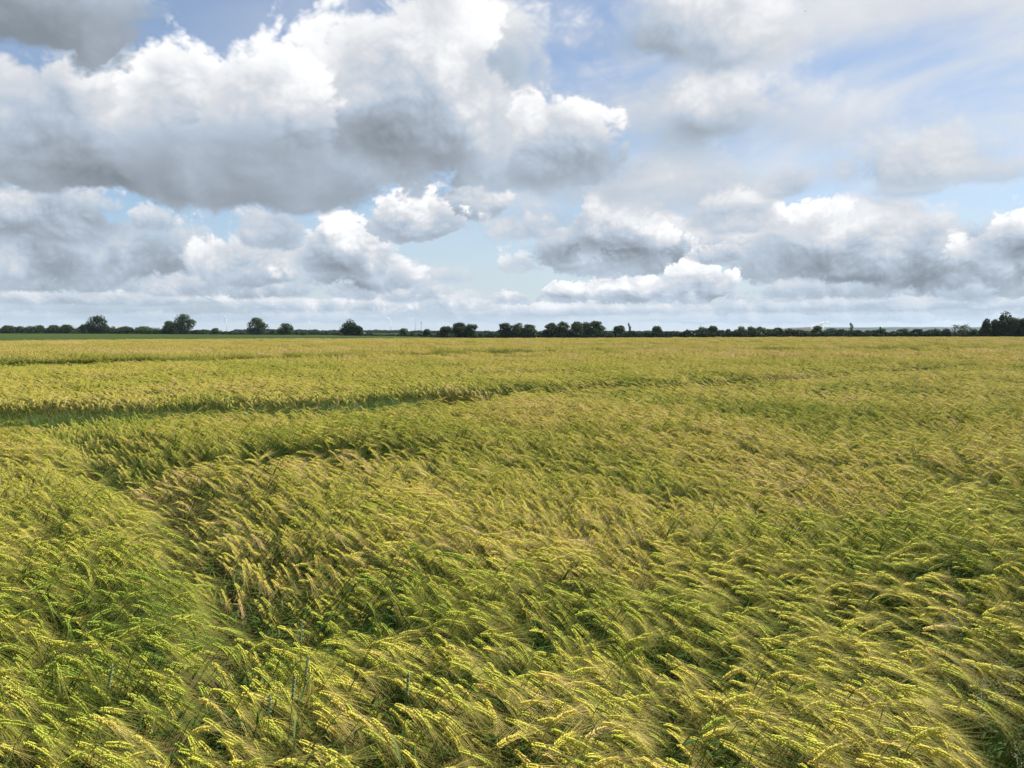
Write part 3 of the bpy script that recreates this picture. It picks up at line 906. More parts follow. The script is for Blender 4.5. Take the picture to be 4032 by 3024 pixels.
# ------------------------------------------------------------------ trees and hedges beyond the field
TREES = [   # bearing, distance, height of the top above the datum, crown width, kind, label
    (-32.49, 711.0, 3.42, 3.45, 'shrub', ''),
    (-32.04, 708.0, 6.27, 8.21, 'bush', ''),
    (-31.45, 706.0, 5.67, 7.37, 'bush', ''),
    (-30.84, 697.0, 5.82, 9.04, 'bush', ''),
    (-30.32, 701.0, 6.56, 8.27, 'bush', ''),
    (-29.61, 690.0, 6.53, 9.93, 'bush', ''),
    (-28.89, 685.0, 6.87, 9.5, 'bush', ''),
    (-28.39, 677.0, 4.52, 7.29, 'shrub', ''),
    (-27.9, 679.0, 7.13, 9.5, 'bush', ''),
    (-27.18, 663.0, 12.74, 13.16, 'round', 'tall broad tree closing the long hedge beside the green field'),
    (-26.67, 716.0, 5.63, 5.53, 'bush', ''),
    (-26.28, 714.0, 5.91, 5.99, 'copper', 'reddish brown leaved tree between green trees of the hedge'),
    (-25.65, 699.0, 5.85, 11.34, 'bush', ''),
    (-24.33, 834.0, 6.65, 20.79, 'round', 'wide flat-topped tree standing behind the hedge of the green field'),
    (-24.91, 684.0, 3.11, 7.14, 'shrub', ''),
    (-24.47, 670.0, 3.7, 9.66, 'shrub', ''),
    (-23.96, 668.0, 2.83, 7.03, 'shrub', ''),
    (-23.48, 665.0, 3.09, 7.9, 'shrub', ''),
    (-23.05, 657.0, 9.18, 8.27, 'round', 'smaller tree leaning against a big round hedge tree'),
    (-22.16, 648.0, 13.61, 13.82, 'round', 'big round hedge tree with daylight under its crown'),
    (-21.58, 645.0, 2.81, 5.18, 'shrub', ''),
    (-21.29, 644.0, 3.07, 6.91, 'bush', ''),
    (-20.9, 642.0, 3.42, 6.91, 'bush', ''),
    (-20.18, 639.0, 4.28, 7.95, 'dome', 'lone dark cone shaped tree beside a tall wind turbine'),
    (-19.47, 679.0, 1.86, 4.24, 'dome', ''),
    (-19.2, 688.0, 0.54, 4.68, 'shrub', ''),
    (-18.62, 675.0, 1.12, 4.15, 'shrub', ''),
    (-18.31, 674.0, 0.38, 5.53, 'shrub', ''),
    (-17.59, 619.0, 11.04, 12.91, 'round', 'egg shaped tree with a short trunk at the green field edge'),
    (-17.18, 628.0, 1.69, 5.18, 'shrub', ''),
    (-16.46, 626.0, 2.81, 6.48, 'bush', ''),
    (-15.71, 613.0, 7.3, 9.51, 'round', 'rounded tree with low dark bush on either side'),
    (-15.09, 621.0, 0.65, 6.48, 'shrub', ''),
    (-14.4, 578.0, 1.55, 5.32, 'scrub', 'pale brownish green bush before the far blue tree row'),
    (-11.39, 530.0, 8.91, 9.13, 'round', 'tallest tree beside the avenue of small trees, its trunk forked'),
    (-10.79, 524.0, 5.14, 5.78, 'round', 'lower tree touching the tallest tree by the avenue'),
    (-11.98, 537.0, -0.16, 3.78, 'shrub', ''),
    (-11.64, 536.0, -0.32, 4.53, 'shrub', ''),
    (-11.07, 532.0, 0.82, 3.76, 'shrub', ''),
    (-10.63, 529.0, 0.08, 3.37, 'shrub', ''),
    (-10.32, 513.0, 0.06, 2.04, 'cone', ''),
    (-10.05, 513.0, -0.08, 1.89, 'cone', ''),
    (-9.82, 513.0, -0.01, 1.89, 'cone', ''),
    (-9.56, 512.0, 0.35, 2.04, 'cone', ''),
    (-9.32, 512.0, -0.08, 2.04, 'cone', ''),
    (-9.07, 511.0, 0.06, 1.89, 'cone', ''),
    (-8.81, 511.0, 0.06, 2.04, 'cone', ''),
    (-8.53, 511.0, 0.13, 2.04, 'cone', ''),
    (-8.27, 510.0, 0.13, 2.18, 'cone', ''),
    (-7.97, 510.0, 0.35, 2.33, 'cone', ''),
    (-7.6, 494.0, 3.72, 5.64, 'dome', 'smooth domed tree next to the end of the small tree avenue'),
    (-7.02, 484.0, 1.12, 4.15, 'bush', ''),
    (-6.55, 483.0, 0.57, 4.15, 'shrub', ''),
    (-6.0, 488.0, 3.35, 5.73, 'dome', 'smooth domed tree standing between two low bushes'),
    (-5.55, 482.0, 0.23, 4.15, 'shrub', ''),
    (-5.2, 487.0, 1.74, 4.47, 'dome', ''),
    (-4.69, 477.0, 4.89, 6.7, 'round', 'ragged topped tree beside a small domed tree'),
    (-4.21, 491.0, -0.66, 4.23, 'shrub', ''),
    (-3.75, 471.0, 6.82, 8.25, 'round', 'broad tree, the wider of a touching pair'),
    (-2.85, 469.0, 6.06, 7.01, 'round', 'tree with a spiky top, the narrower of a touching pair'),
    (-2.21, 470.0, 1.14, 4.06, 'dome', 'small round tree beside the white car'),
    (-1.46, 475.0, 1.82, 4.1, 'dome', 'small round tree with the white car on its trunk side'),
    (-1.04, 480.0, -0.81, 3.11, 'shrub', ''),
    (-0.47, 460.0, 6.72, 7.42, 'round', 'tall square topped tree before a dense pair of trees'),
    (0.49, 455.0, 6.54, 7.53, 'round', 'dense tree, paired with a slightly lower one'),
    (1.19, 453.0, 5.67, 7.3, 'round', 'slightly lower tree of a dense dark pair'),
    (1.97, 470.0, 1.41, 4.06, 'bush', ''),
    (2.36, 470.0, 1.21, 3.38, 'shrub', ''),
    (2.79, 451.0, 6.49, 7.26, 'round', 'first tree of the solid grove, with a loose outline'),
    (3.61, 453.0, 7.03, 7.68, 'round', 'full rounded tree inside the solid grove'),
    (4.55, 451.0, 7.14, 7.26, 'round', 'dark flat topped tree in the middle of the solid grove'),
    (5.25, 455.0, 7.04, 6.65, 'copper2', 'brownish topped tree inside the solid grove'),
    (5.94, 450.0, 7.44, 8.51, 'round', 'biggest tree of the solid grove, its crown leaning out'),
    (6.56, 453.0, 1.76, 5.51, 'bush', ''),
    (6.98, 453.0, 1.44, 4.53, 'bush', ''),
    (7.54, 444.0, 4.99, 6.21, 'round', 'round tree beside a thin ragged tree'),
    (8.27, 443.0, 6.18, 3.91, 'ragged', 'thin ragged tree with a bare pointed top'),
    (8.74, 445.0, 1.32, 4.75, 'shrub', ''),
    (9.22, 446.0, 1.64, 6.02, 'shrub', ''),
    (9.7, 446.0, 1.19, 4.43, 'shrub', ''),
    (10.2, 437.0, 4.62, 4.83, 'round', 'lone upright tree standing up out of the low hedge'),
    (10.59, 448.0, 1.64, 3.17, 'shrub', ''),
    (10.94, 446.0, 1.64, 4.1, 'shrub', ''),
    (11.61, 444.0, 1.45, 7.2, 'shrub', ''),
    (12.4, 440.0, 1.34, 4.64, 'shrub', ''),
    (12.86, 441.0, 2.76, 4.95, 'bush', ''),
    (13.29, 437.0, 4.1, 6.42, 'round', 'wide low tree where the hedge begins to thicken'),
    (13.99, 435.0, 4.81, 5.35, 'round', 'pointed tree where the hedge begins to thicken'),
    (14.53, 434.0, 2.56, 5.44, 'bush', ''),
    (15.0, 435.0, 2.56, 5.44, 'bush', ''),
    (15.49, 434.0, 2.86, 5.42, 'bush', ''),
    (15.99, 432.0, 4.34, 6.27, 'bush', ''),
    (16.55, 433.0, 4.34, 5.68, 'bush', ''),
    (17.16, 431.0, 4.03, 6.82, 'bush', ''),
    (17.74, 430.0, 3.14, 5.31, 'bush', ''),
    (18.26, 430.0, 3.72, 5.58, 'bush', ''),
    (18.74, 428.0, 2.42, 4.96, 'shrub', ''),
    (19.14, 429.0, 3.0, 4.66, 'bush', ''),
    (19.58, 427.0, 2.82, 6.66, 'bush', ''),
    (20.09, 426.0, 2.13, 5.18, 'shrub', ''),
    (20.42, 425.0, 1.96, 4.01, 'shrub', ''),
    (20.75, 423.0, 4.58, 5.42, 'round', 'loose tree rising from the hedge in front of the steam'),
    (21.21, 420.0, 2.24, 4.51, 'shrub', ''),
    (21.67, 420.0, 3.36, 6.46, 'bush', ''),
    (22.34, 417.0, 3.07, 5.0, 'bush', ''),
    (22.83, 417.0, 5.72, 4.53, 'ragged', 'tall ragged tree with an open forked top in the hedge'),
    (23.26, 414.0, 2.5, 5.74, 'bush', ''),
    (23.84, 411.0, 2.5, 3.79, 'pale', 'pale yellowish green bush among darker hedge bushes'),
    (24.25, 410.0, 2.5, 4.58, 'bush', ''),
    (24.63, 407.0, 3.13, 6.13, 'bush', ''),
    (25.34, 405.0, 2.11, 5.01, 'shrub', ''),
    (25.91, 402.0, 3.16, 5.47, 'bush', ''),
    (26.7, 401.0, 2.99, 5.93, 'bush', ''),
    (27.13, 399.0, 2.11, 3.58, 'shrub', ''),
    (27.71, 395.0, 2.97, 6.3, 'bush', ''),
    (28.35, 393.0, 2.95, 4.48, 'bush', ''),
    (28.82, 393.0, 4.78, 4.56, 'sparse', 'half bare grey green tree, its branches fanning open'),
    (29.32, 392.0, 5.31, 5.51, 'sparse', 'half bare tree with pale twigs beside the tallest grove'),
    (29.86, 390.0, 2.93, 4.14, 'bush', ''),
    (30.23, 388.0, 3.16, 3.86, 'bush', ''),
    (30.51, 385.0, 7.22, 4.54, 'round', 'dark tree forming the step below the tallest crown'),
    (30.94, 389.0, 7.1, 4.33, 'round', 'tree wedged against the tallest crown of the grove'),
    (31.52, 387.0, 10.13, 7.6, 'round', 'tallest and widest crowned tree of the grove at the field corner'),
    (32.04, 385.0, 7.36, 5.16, 'round', 'tree hiding the trunk of the tallest crowned tree'),
    (32.42, 384.0, 7.42, 5.13, 'round', 'dense tree after the tallest crown of the grove'),
]


def leaf_mat(name, a, b):
    m = mat_new(name)
    pos = S(nd('ShaderNodeNewGeometry').outputs['Position'])
    n = noise(pos, 0.9, 3, 0.6)
    t = M('ADD', n, attr('shade', 'OBJECT') * 0.5 - 0.25)
    c = mixc(smooth(t, 0.3, 0.7), a, b)
    mat_out(leafy(c, 0.25, 0.6, 0.15))
    return m
m_tree = leaf_mat('tree_leaves', (0.018, 0.034, 0.010), (0.040, 0.068, 0.018))
m_copper = leaf_mat('copper_leaves', (0.060, 0.026, 0.018), (0.11, 0.050, 0.032))
m_brown = leaf_mat('bronzed_leaves', (0.050, 0.050, 0.018), (0.085, 0.075, 0.030))
m_pale = leaf_mat('pale_leaves', (0.090, 0.110, 0.030), (0.14, 0.16, 0.050))
m_dull = leaf_mat('dull_leaves', (0.050, 0.062, 0.030), (0.085, 0.095, 0.050))
m_bark = solid('bark', (0.055, 0.042, 0.030), 0.95, var=0.3, scale=4)

def crown_mesh(rs, h, w, kind, mat, z0):
    """Leaf clumps through the crown's volume: quads scattered over overlapping lumps."""
    L = []
    ch = h - z0
    if kind in ('ragged',):
        for i in range(9):
            f = i / 8
            L.append((rs.uniform(-.30, .30) * w * (1 - .55 * f), rs.uniform(-.2, .2) * w, z0 + ch * (.10 + .86 * f), w * rs.uniform(.16, .28) * (1.15 - .75 * f), ch * .10))
    elif kind == 'cone':
        for i in range(7):
            f = i / 6
            L.append((rs.uniform(-.06, .06) * w, rs.uniform(-.06, .06) * w, z0 + ch * (.14 + .72 * f), w * .5 * (1.0 - .72 * f ** 1.4) * (.75 + .25 * min(1, f * 4)), ch * .16))
    elif kind == 'dome':
        for i in range(14):
            f = rs.random(); a = rs.uniform(0, 6.28); rad = .36 * w * math.sqrt(max(.02, 1 - f * f)) * rs.uniform(.5, 1)
            L.append((math.cos(a) * rad, math.sin(a) * rad, z0 + ch * (.14 + .66 * f), w * rs.uniform(.18, .24), ch * .18))
    else:
        n = {'round': 30, 'sparse': 20, 'bush': 20}.get(kind, 14)
        for i in range(n):
            f = rs.random() ** (1.1 if kind == 'round' else 1.2); a = rs.uniform(0, 6.28)
            prof = math.sqrt(max(.05, 1 - (2 * f - .80) ** 2 * .68)) if kind == 'round' else math.sqrt(max(.08, 1 - f * f))
            rad = .40 * w * prof * math.sqrt(rs.uniform(.15, 1))
            L.append((math.cos(a) * rad, math.sin(a) * rad * .8, z0 + ch * (.05 + .83 * f), w * rs.uniform(.17, .26), ch * rs.uniform(.13, .20)))
    top = max(l[2] + l[4] for l in L); k = (h - z0) / (top - z0)
    L = [(l[0], l[1], z0 + (l[2] - z0) * k, l[3], l[4] * k) for l in L]
    q = max(.26, min(.85, .07 * (w + ch) / 2 + .14))
    per = {'sparse': 20, 'ragged': 40}.get(kind, 150)
    if kind in ('shrub', 'cone'): per = 90
    vs = []; fs = []
    for cx, cy_, cz, rr, rz in L:
        for i in range(per):
            while True:
                u = (rs.uniform(-1, 1), rs.uniform(-1, 1), rs.uniform(-1, 1)); d = math.sqrt(sum(t * t for t in u))
                if .1 < d < 1: break
            s = d ** -.45 if rs.random() < .8 else 1.15 / d
            p = Vector((cx + u[0] * s * rr, cy_ + u[1] * s * rr, max(.05, cz + u[2] * s * rz)))
            n = Vector((u[0] + rs.gauss(0, .5), u[1] + rs.gauss(0, .5), u[2] + rs.gauss(.3, .5))).normalized()
            a = n.orthogonal().normalized(); b = n.cross(a); th = rs.uniform(0, 6.28); sz = q * rs.uniform(.45, 1.0)
            a, b = (a * math.cos(th) + b * math.sin(th)) * sz * .62, (b * math.cos(th) - a * math.sin(th)) * sz * .5
            o = len(vs)
            vs += [tuple(p - a), tuple(p + b), tuple(p + a), tuple(p - b)]
            fs.append((o, o + 1, o + 2, o + 3))
    me = bpy.data.meshes.new('crown'); me.from_pydata(vs, [], fs); me.materials.append(mat); me.update()
    return me, L

def trunk_mesh(rs, h, w, L, stems):
    m = MB()
    if stems == 1:
        lean = rs.uniform(-.03, .03) * h
        r0 = .022 * h + .05
        m.tube([(0, 0, -.3), (lean * .3, 0, h * .2), (lean, 0, h * .5), (lean * 1.4, 0, h * .82)], [r0 * 1.25, r0, r0 * .65, r0 * .2], 7)
        for l in rs.sample(L, min(7, len(L))):
            z = min(h * .7, max(h * .12, l[2] * rs.uniform(.4, .65)))
            f = z / h
            m.tube([(lean * f, 0, z), (l[0] * .5, l[1] * .5, (z + l[2]) / 2 + .03 * h), (l[0], l[1], l[2])], [r0 * .5, r0 * .3, r0 * .09], 5)
    else:
        for i in range(stems):
            l = rs.choice(L); b = (l[0] * .35 + rs.uniform(-.1, .1), l[1] * .35)
            r0 = .016 * h + .03
            m.tube([(b[0], b[1], -.25), (l[0] * .6, l[1] * .6, l[2] * .55), (l[0], l[1], l[2])], [r0, r0 * .7, r0 * .2], 5)
    return m.mesh('trunk', [m_bark])

for ti, (az, rg, zt, w, kind, label) in enumerate(TREES):
    rs = random.Random(500 + ti)
    x, y = rg * math.sin(R(az)), rg * math.cos(R(az))
    gz = float(ground_z(x, y)) - .1
    h = (zt - gz) * (1.0 if kind == 'cone' or az > 30 else (1.10 if az < -9 and kind == 'round' else 1.05))
    base = {'copper': 'bush', 'copper2': 'round', 'pale': 'bush', 'scrub': 'bush'}.get(kind, kind)
    mat = {'copper': m_copper, 'copper2': m_brown, 'pale': m_pale, 'scrub': m_brown, 'sparse': m_dull}.get(kind, m_tree)
    z0 = {'round': .03, 'dome': .0, 'cone': .10, 'ragged': .06, 'sparse': .25, 'bush': .0, 'shrub': .0}[base] * h
    if 'daylight' in label: z0 = .2 * h
    cm, L = crown_mesh(rs, h, w * (1.02 if az > 30 else 1.16), base, mat, z0)
    small = base in ('bush', 'shrub')
    name = 'hedge_bush' if small and kind not in ('copper',) else ('avenue_tree' if kind == 'cone' else 'tree')
    e = link(name, None, None, (x, y, gz), (0, 0, -R(az)))
    e.empty_display_size = 1.0
    link('trunk', trunk_mesh(rs, h, w, L, 3 if small else 1), e)
    c = link('crown', cm, e); c['shade'] = rs.random()
    group = None
    if not label:
        left = az < -14
        if kind == 'cone': label, group = 'small egg shaped avenue tree in the evenly spaced row', 'avenue trees in an even row'
        elif kind == 'dome': label = 'small domed tree among low bushes beside the green field' if left else 'small domed tree leaning on a ragged topped one'
        elif left and az < -21.5: label, group = ('tall dark bush in the long hedge beside the green field' if kind == 'bush' else 'low dark bush in the long hedge beside the green field'), 'bushes of the hedge by the green field'
        elif left: label, group = ('rounded dark bush between single trees past the green field' if kind == 'bush' else 'low dark scrub bush between single trees past the green field'), 'bushes between the single trees'
        elif az < 12: label, group = ('rounded bush filling a gap between the trees behind the barley' if kind == 'bush' else 'low bush filling a gap between the trees behind the barley'), 'bushes filling gaps behind the barley'
        else: label, group = ('tall bush of the long dark hedge ending at the tallest grove' if kind == 'bush' else 'low bush of the long dark hedge ending at the tallest grove'), 'bushes of the hedge toward the grove'
    tag(e, label, 'bush' if small and kind != 'copper' else 'tree', group)

# masses too distant or too tangled to tell the plants apart
def leaf_mass(name, A, RG, H, size, seed, label, cat):
    g = np.random.default_rng(seed); n = len(A)
    X = RG * np.sin(np.radians(A)); Y = RG * np.cos(np.radians(A))
    P = np.stack([X, Y, ground_z(X, Y) + H], 1)
    u = g.normal(size=(n, 3)); u /= np.linalg.norm(u, axis=1)[:, None]
    v = np.cross(u, g.normal(size=(n, 3))); v /= np.linalg.norm(v, axis=1)[:, None]
    s = g.uniform(*size, n)[:, None]
    vs = np.stack([P - u * s, P + v * s * .8, P + u * s, P - v * s * .8], 1).reshape(-1, 3)
    me = bpy.data.meshes.new(name); me.from_pydata(vs.tolist(), [], np.arange(4 * n).reshape(-1, 4).tolist()); me.materials.append(m_tree); me.update()
    tag(link(name, me), label, cat, kind='stuff')
def far_wood(az0, az1, rg, hgt, seed, label):
    g = np.random.default_rng(seed); n = int((az1 - az0) * 800)
    A = g.uniform(az0, az1, n); e = np.minimum(1, np.minimum(A - az0, az1 - A) / .6)
    H = hgt * (.45 + .75 * fbm(A * 2.4, A * 0 + .5, seed)) * (.35 + .65 * e) * g.random(n) ** .7
    leaf_mass('far_wood', A, rg + g.uniform(-25, 25, n), H, (.6, 1.5), seed, label, 'wood')
far_wood(-19.5, -7.0, 1500, 7.0, 3, 'distant wood closing the gaps between the single trees')
far_wood(-36, -20, 1700, 6.5, 4, 'distant wood showing over the long hedge')
far_wood(-7.5, 16, 1300, 5.0, 5, 'distant wood low behind the trees of the skyline')
def undergrowth(pts, n, seed, label):
    g = np.random.default_rng(seed); P = np.array(pts, float)
    A = g.uniform(P[0, 0], P[-1, 0], n)
    RG = np.interp(A, P[:, 0], P[:, 1]) + g.uniform(-3, 3, n)
    H = np.interp(A, P[:, 0], P[:, 2]) * (.25 + 1.5 * fbm(A * 2.2, A * 0 + 2.5, seed)) * g.random(n) ** .8
    leaf_mass('undergrowth', A, RG, H, (.25, .62), seed, label, 'undergrowth')
undergrowth([(-8.5, 522, 1.3), (-3, 482, 1.6), (2, 455, 2.0), (8, 440, 2.6), (14, 425, 2.9), (18, 415, 3.4), (20, 415, 3.2), (26, 400, 2.9), (31, 396, 2.7), (36, 395, 3.0)], 24000, 6, 'dark low growth along the foot of the trees behind the barley')
undergrowth([(-37, 705, 4.2), (-28, 680, 4.2), (-25.6, 670, 3.6), (-22, 655, 2.4), (-18, 640, 2.0), (-12, 600, 1.6), (-8.5, 525, 1.2)], 16000, 7, 'dark low growth along the foot of the hedge by the green field')

# ------------------------------------------------------------------ wheat, grasses, flower in the crop
m_wheat = solid('wheat_green', (0.085, 0.130, 0.038), 0.7, var=0.15, scale=40, spec=0.08)
m_wheat_ear = solid('wheat_ear', (0.165, 0.21, 0.095), 0.65, var=0.2, scale=60, spec=0.1)
m_grass = mat_new('grass_blade')
pos = S(nd('ShaderNodeNewGeometry').outputs['Position'])
mat_out(leafy(mixc(noise(pos, 9.0, 2), (0.050, 0.105, 0.018), (0.13, 0.20, 0.038)), 0.35, 0.5, 0.3))
m_panicle = solid('grass_panicle', (0.27, 0.26, 0.14), 0.9, var=0.2, scale=50)
m_yellow = solid('petal', (0.72, 0.55, 0.03), 0.6, var=0.1, scale=50)

def spikelet(mb, p, d, sd, L, w, m=0):
    d = d.normalized(); u = d.cross(sd).normalized(); v = d.cross(u); c = p + d * (L * .45)
    mb.add([p, c + u * w, c + v * w, c - u * w, c - v * w, p + d * L], [(0, 2, 1), (0, 3, 2), (0, 4, 3), (0, 1, 4), (5, 1, 2), (5, 2, 3), (5, 3, 4), (5, 4, 1)], m)

WHEAT = [(-.738, 2.75, .96, .06, 'lone tall blue-green wheat ear rising over the barley'),
         (-.66, 2.50, .94, .16, 'blue-green wheat ear on a straight stem, tallest of the wheat cluster'),
         (-.685, 2.44, .90, .10, 'blue-green wheat ear, second tallest of the wheat cluster'),
         (-.735, 2.36, .88, .07, 'blue-green wheat ear beside a dark blade in the wheat cluster'),
         (-1.30, 2.52, .90, .22, 'dull blue-green wheat ear half sunk in barley awns, leaning'),
         (-.325, 2.42, .92, .08, 'bluish wheat ear near the dark leafy gap, slightly leaning')]
for wi, (x, y, zt, lean, label) in enumerate(WHEAT):
    rs = random.Random(900 + wi)
    e = link('wheat_stalk', None, None, (x - lean * .8, y, 0)); e.empty_display_size = .05
    tag(e, label, 'wheat', 'wheat ears standing above the barley')
    EL = .078; zs = zt - EL
    top = Vector((lean * .8, 0, zs))
    st = MB(); st.tube([(0, 0, 0), (lean * .3, 0, zs * .5), tuple(top)], [.0019, .0016, .0012], 5, 0, False)
    link('stem', st.mesh('stem', [m_wheat]), e)
    er = MB(); ax = Vector((lean * .9, rs.uniform(-.05, .05), 1)).normalized(); B = Vector((math.cos(wi), math.sin(wi), 0)); B = (B - ax * B.dot(ax)).normalized(); N_ = ax.cross(B)
    for i in range(10):
        p = top + ax * (EL * i / 11)
        for s in (-1, 1):
            if (i % 2) == (s > 0): spikelet(er, p + B * s * .001, ax * .88 + B * s * .42, N_, .015, .0028)
            spikelet(er, p + N_ * s * .0008, ax * .9 + N_ * s * .32, B, .012, .0023)
    spikelet(er, top + ax * (EL * .88), ax, N_, .014, .003)
    link('ear', er.mesh('ear', [m_wheat_ear]), e)
    lf = MB(); th = rs.uniform(0, 6); d = Vector((math.cos(th), math.sin(th), 0)); p = Vector((lean * .55, 0, zs * .72)); pts_ = []
    for s in range(6):
        pts_.append(p.copy()); an = 1.2 - s * .42; p = p + (d * math.cos(an) + Vector((0, 0, math.sin(an)))) * .038
    lf.ribbon(pts_, [.005, .0065, .006, .005, .003, 0], d.cross(Vector((0, 0, 1))))
    link('leaf', lf.mesh('leaf', [m_wheat]), e)

PAN = [(1.60, 2.85, .80, .25, 'tall pale grass panicle bowing over the grassy corner'), (1.78, 2.90, .72, .1, 'pinkish pale grass panicle at the edge of the grassy corner'),
       (1.72, 3.25, .86, .15, 'whitish loose grass panicle behind the grassy corner'), (1.66, 2.68, .56, .2, 'short cream grass panicle in the grassy corner'), (1.92, 3.15, .62, -.1, 'cream grass panicle leaning back against the barley')]
for pi, (x, y, zt, lean, label) in enumerate(PAN):
    rs = random.Random(950 + pi)
    e = link('panicle_grass', None, None, (x, y, 0)); e.empty_display_size = .05
    tag(e, label, 'grass', 'pale grasses in the grassy corner')
    st = MB(); P_ = [Vector((lean * zt * f * f, 0, zt * f)) for f in (0, .35, .65, .85, 1)]
    st.tube([tuple(p) for p in P_], [.0013, .0012, .001, .0007, .0004], 4, 0, False)
    link('stem', st.mesh('stem', [m_grass]), e)
    pn = MB()
    for i in range(16):
        f = .74 + .26 * i / 15; b = Vector((lean * zt * f * f, 0, zt * f)); th = rs.uniform(0, 6.28); L = .055 * (1.15 - (f - .74) / .26)
        d = Vector((math.cos(th) * .8, math.sin(th) * .8, rs.uniform(.2, .7))).normalized(); t_ = b + d * L
        pn.tube([tuple(b), tuple(t_)], [.0006, .0003], 3, 0, False)
        for j in range(5):
            q = b + d * L * rs.uniform(.35, 1.05) + Vector((rs.gauss(0, .004), rs.gauss(0, .004), rs.gauss(0, .004)))
            spikelet(pn, q, d + Vector((0, 0, .4)), Vector((.3, .2, .1)), .007, .0016)
    link('panicle', pn.mesh('panicle', [m_panicle]), e)

# thin tall grass stalks standing out of the barley
for gi, (x, y, zt, lean, label) in enumerate([(3.25, 6.2, 1.12, -.13, 'thin dark grass stalk standing high above the barley, leaning back'), (3.55, 6.6, 1.05, -.22, 'shorter thin dark grass stalk leaning beside a taller one'), (-1.15, 5.3, .98, .10, 'dark green barley-high weed spike beside the parted trail')]):
    rs = random.Random(970 + gi)
    e = link('tall_grass', None, None, (x, y, float(ground_z(x, y)))); e.empty_display_size = .05
    tag(e, label, 'grass', 'single grass stalks standing out of the crop')
    st = MB(); st.tube([(0, 0, 0), (-lean * -.3 * zt, 0, zt * .5), (-lean * -1.0 * zt, 0, zt)], [.002, .0017, .0009], 4, 0, False)
    link('stem', st.mesh('stem', [m_wheat]), e)
    sp_ = MB()
    for i in range(14):
        f = .78 + .22 * i / 13; p = Vector((lean * zt * f, 0, zt * f)); s = 1 if i % 2 else -1
        spikelet(sp_, p, Vector((lean + s * .45, 0.1 * s, .9)), Vector((0, 1, 0)), .018, .0028)
    link('spike', sp_.mesh('spike', [m_wheat]), e)

# yellow flower
e = link('yellow_flower', None, None, (2.88, 5.05, 0)); e.empty_display_size = .05
tag(e, 'single small yellow flower among the barley ears', 'flower')
st = MB(); st.tube([(0, 0, 0), (.02, 0, .45), (.03, 0, .84)], [.002, .0017, .0013], 4, 0, False); link('stem', st.mesh('stem', [m_grass]), e)
for k in range(5):
    th = k * 2 * math.pi / 5; d = Vector((math.cos(th), math.sin(th), .25)); sd = Vector((-math.sin(th), math.cos(th), 0))
    pm = MB(); c_ = Vector((.03, 0, .84)); pm.ribbon([c_, c_ + d * .006, c_ + d * .012, c_ + d * .016], [.003, .010, .011, .005], sd); link('petal', pm.mesh('petal', [m_yellow]), e)

# grass in the near corner and along the parted rows
def grass(name, spots, label):
    mb = MB(); rs = random.Random(33)
    for x, y, hh in spots:
        z = float(ground_z(x, y)); th = rs.uniform(0, 6.28); d = Vector((math.cos(th), math.sin(th), 0)); b = rs.uniform(.1, .75)
        p = Vector((x, y, z)); pts_ = []; w = rs.uniform(.004, .009)
        for s in range(4):
            pts_.append(p.copy()); an = 1.45 - b * s * .7; p = p + (d * math.cos(an) + Vector((0, 0, math.sin(an)))) * (hh / 3)
        mb.ribbon(pts_, [w, w, w * .7, 0], d.cross(Vector((0, 0, 1))))
    tag(link(name, mb.mesh(name, [m_grass])), label, 'grass', kind='stuff')
rs = random.Random(5); sp = []
while len(sp) < 5200:
    x, y = rs.uniform(1.2, 3.4), rs.uniform(2.0, 3.5)
    if x > .43 * y and float(fbm(x * 3, y * 3, 44)) > rs.uniform(.25, .55): sp.append((x, y, rs.uniform(.10, .34)))
grass('grass', sp, 'rough green grass in the bare corner of the field')
sp = []
for i in range(11000):
    k = rs.random() * 2.9; j = int(k); f = k - j
    P = TRACK[1:]
    x = P[j][0] * (1 - f) + P[j + 1][0] * f + rs.gauss(0, .24); y = P[j][1] * (1 - f) + P[j + 1][1] * f + rs.gauss(0, .26) + .2
    sp.append((x, y, rs.uniform(.34, .62)))
grass('grass', sp, 'dark green growth along the parted rows of barley')

# ------------------------------------------------------------------ far things: turbines, masts, vehicles, aircraft, steam
m_white = solid('white_paint', (0.78, 0.79, 0.80), 0.4, var=0.03)
m_grey = solid('galvanised_steel', (0.36, 0.38, 0.40), 0.5, var=0.1)
m_glass = solid('dark_glass', (0.03, 0.035, 0.045), 0.1, var=0.1, spec=0.6)
m_tyre = solid('rubber', (0.02, 0.02, 0.02), 0.9, var=0.1)
m_red = solid('red_lamp', (0.4, 0.02, 0.02), 0.4, var=0.1)

def at(az, depth, dz=0.0):
    x = depth * math.tan(R(az)); return x, depth, float(ground_z(x, depth)) + dz

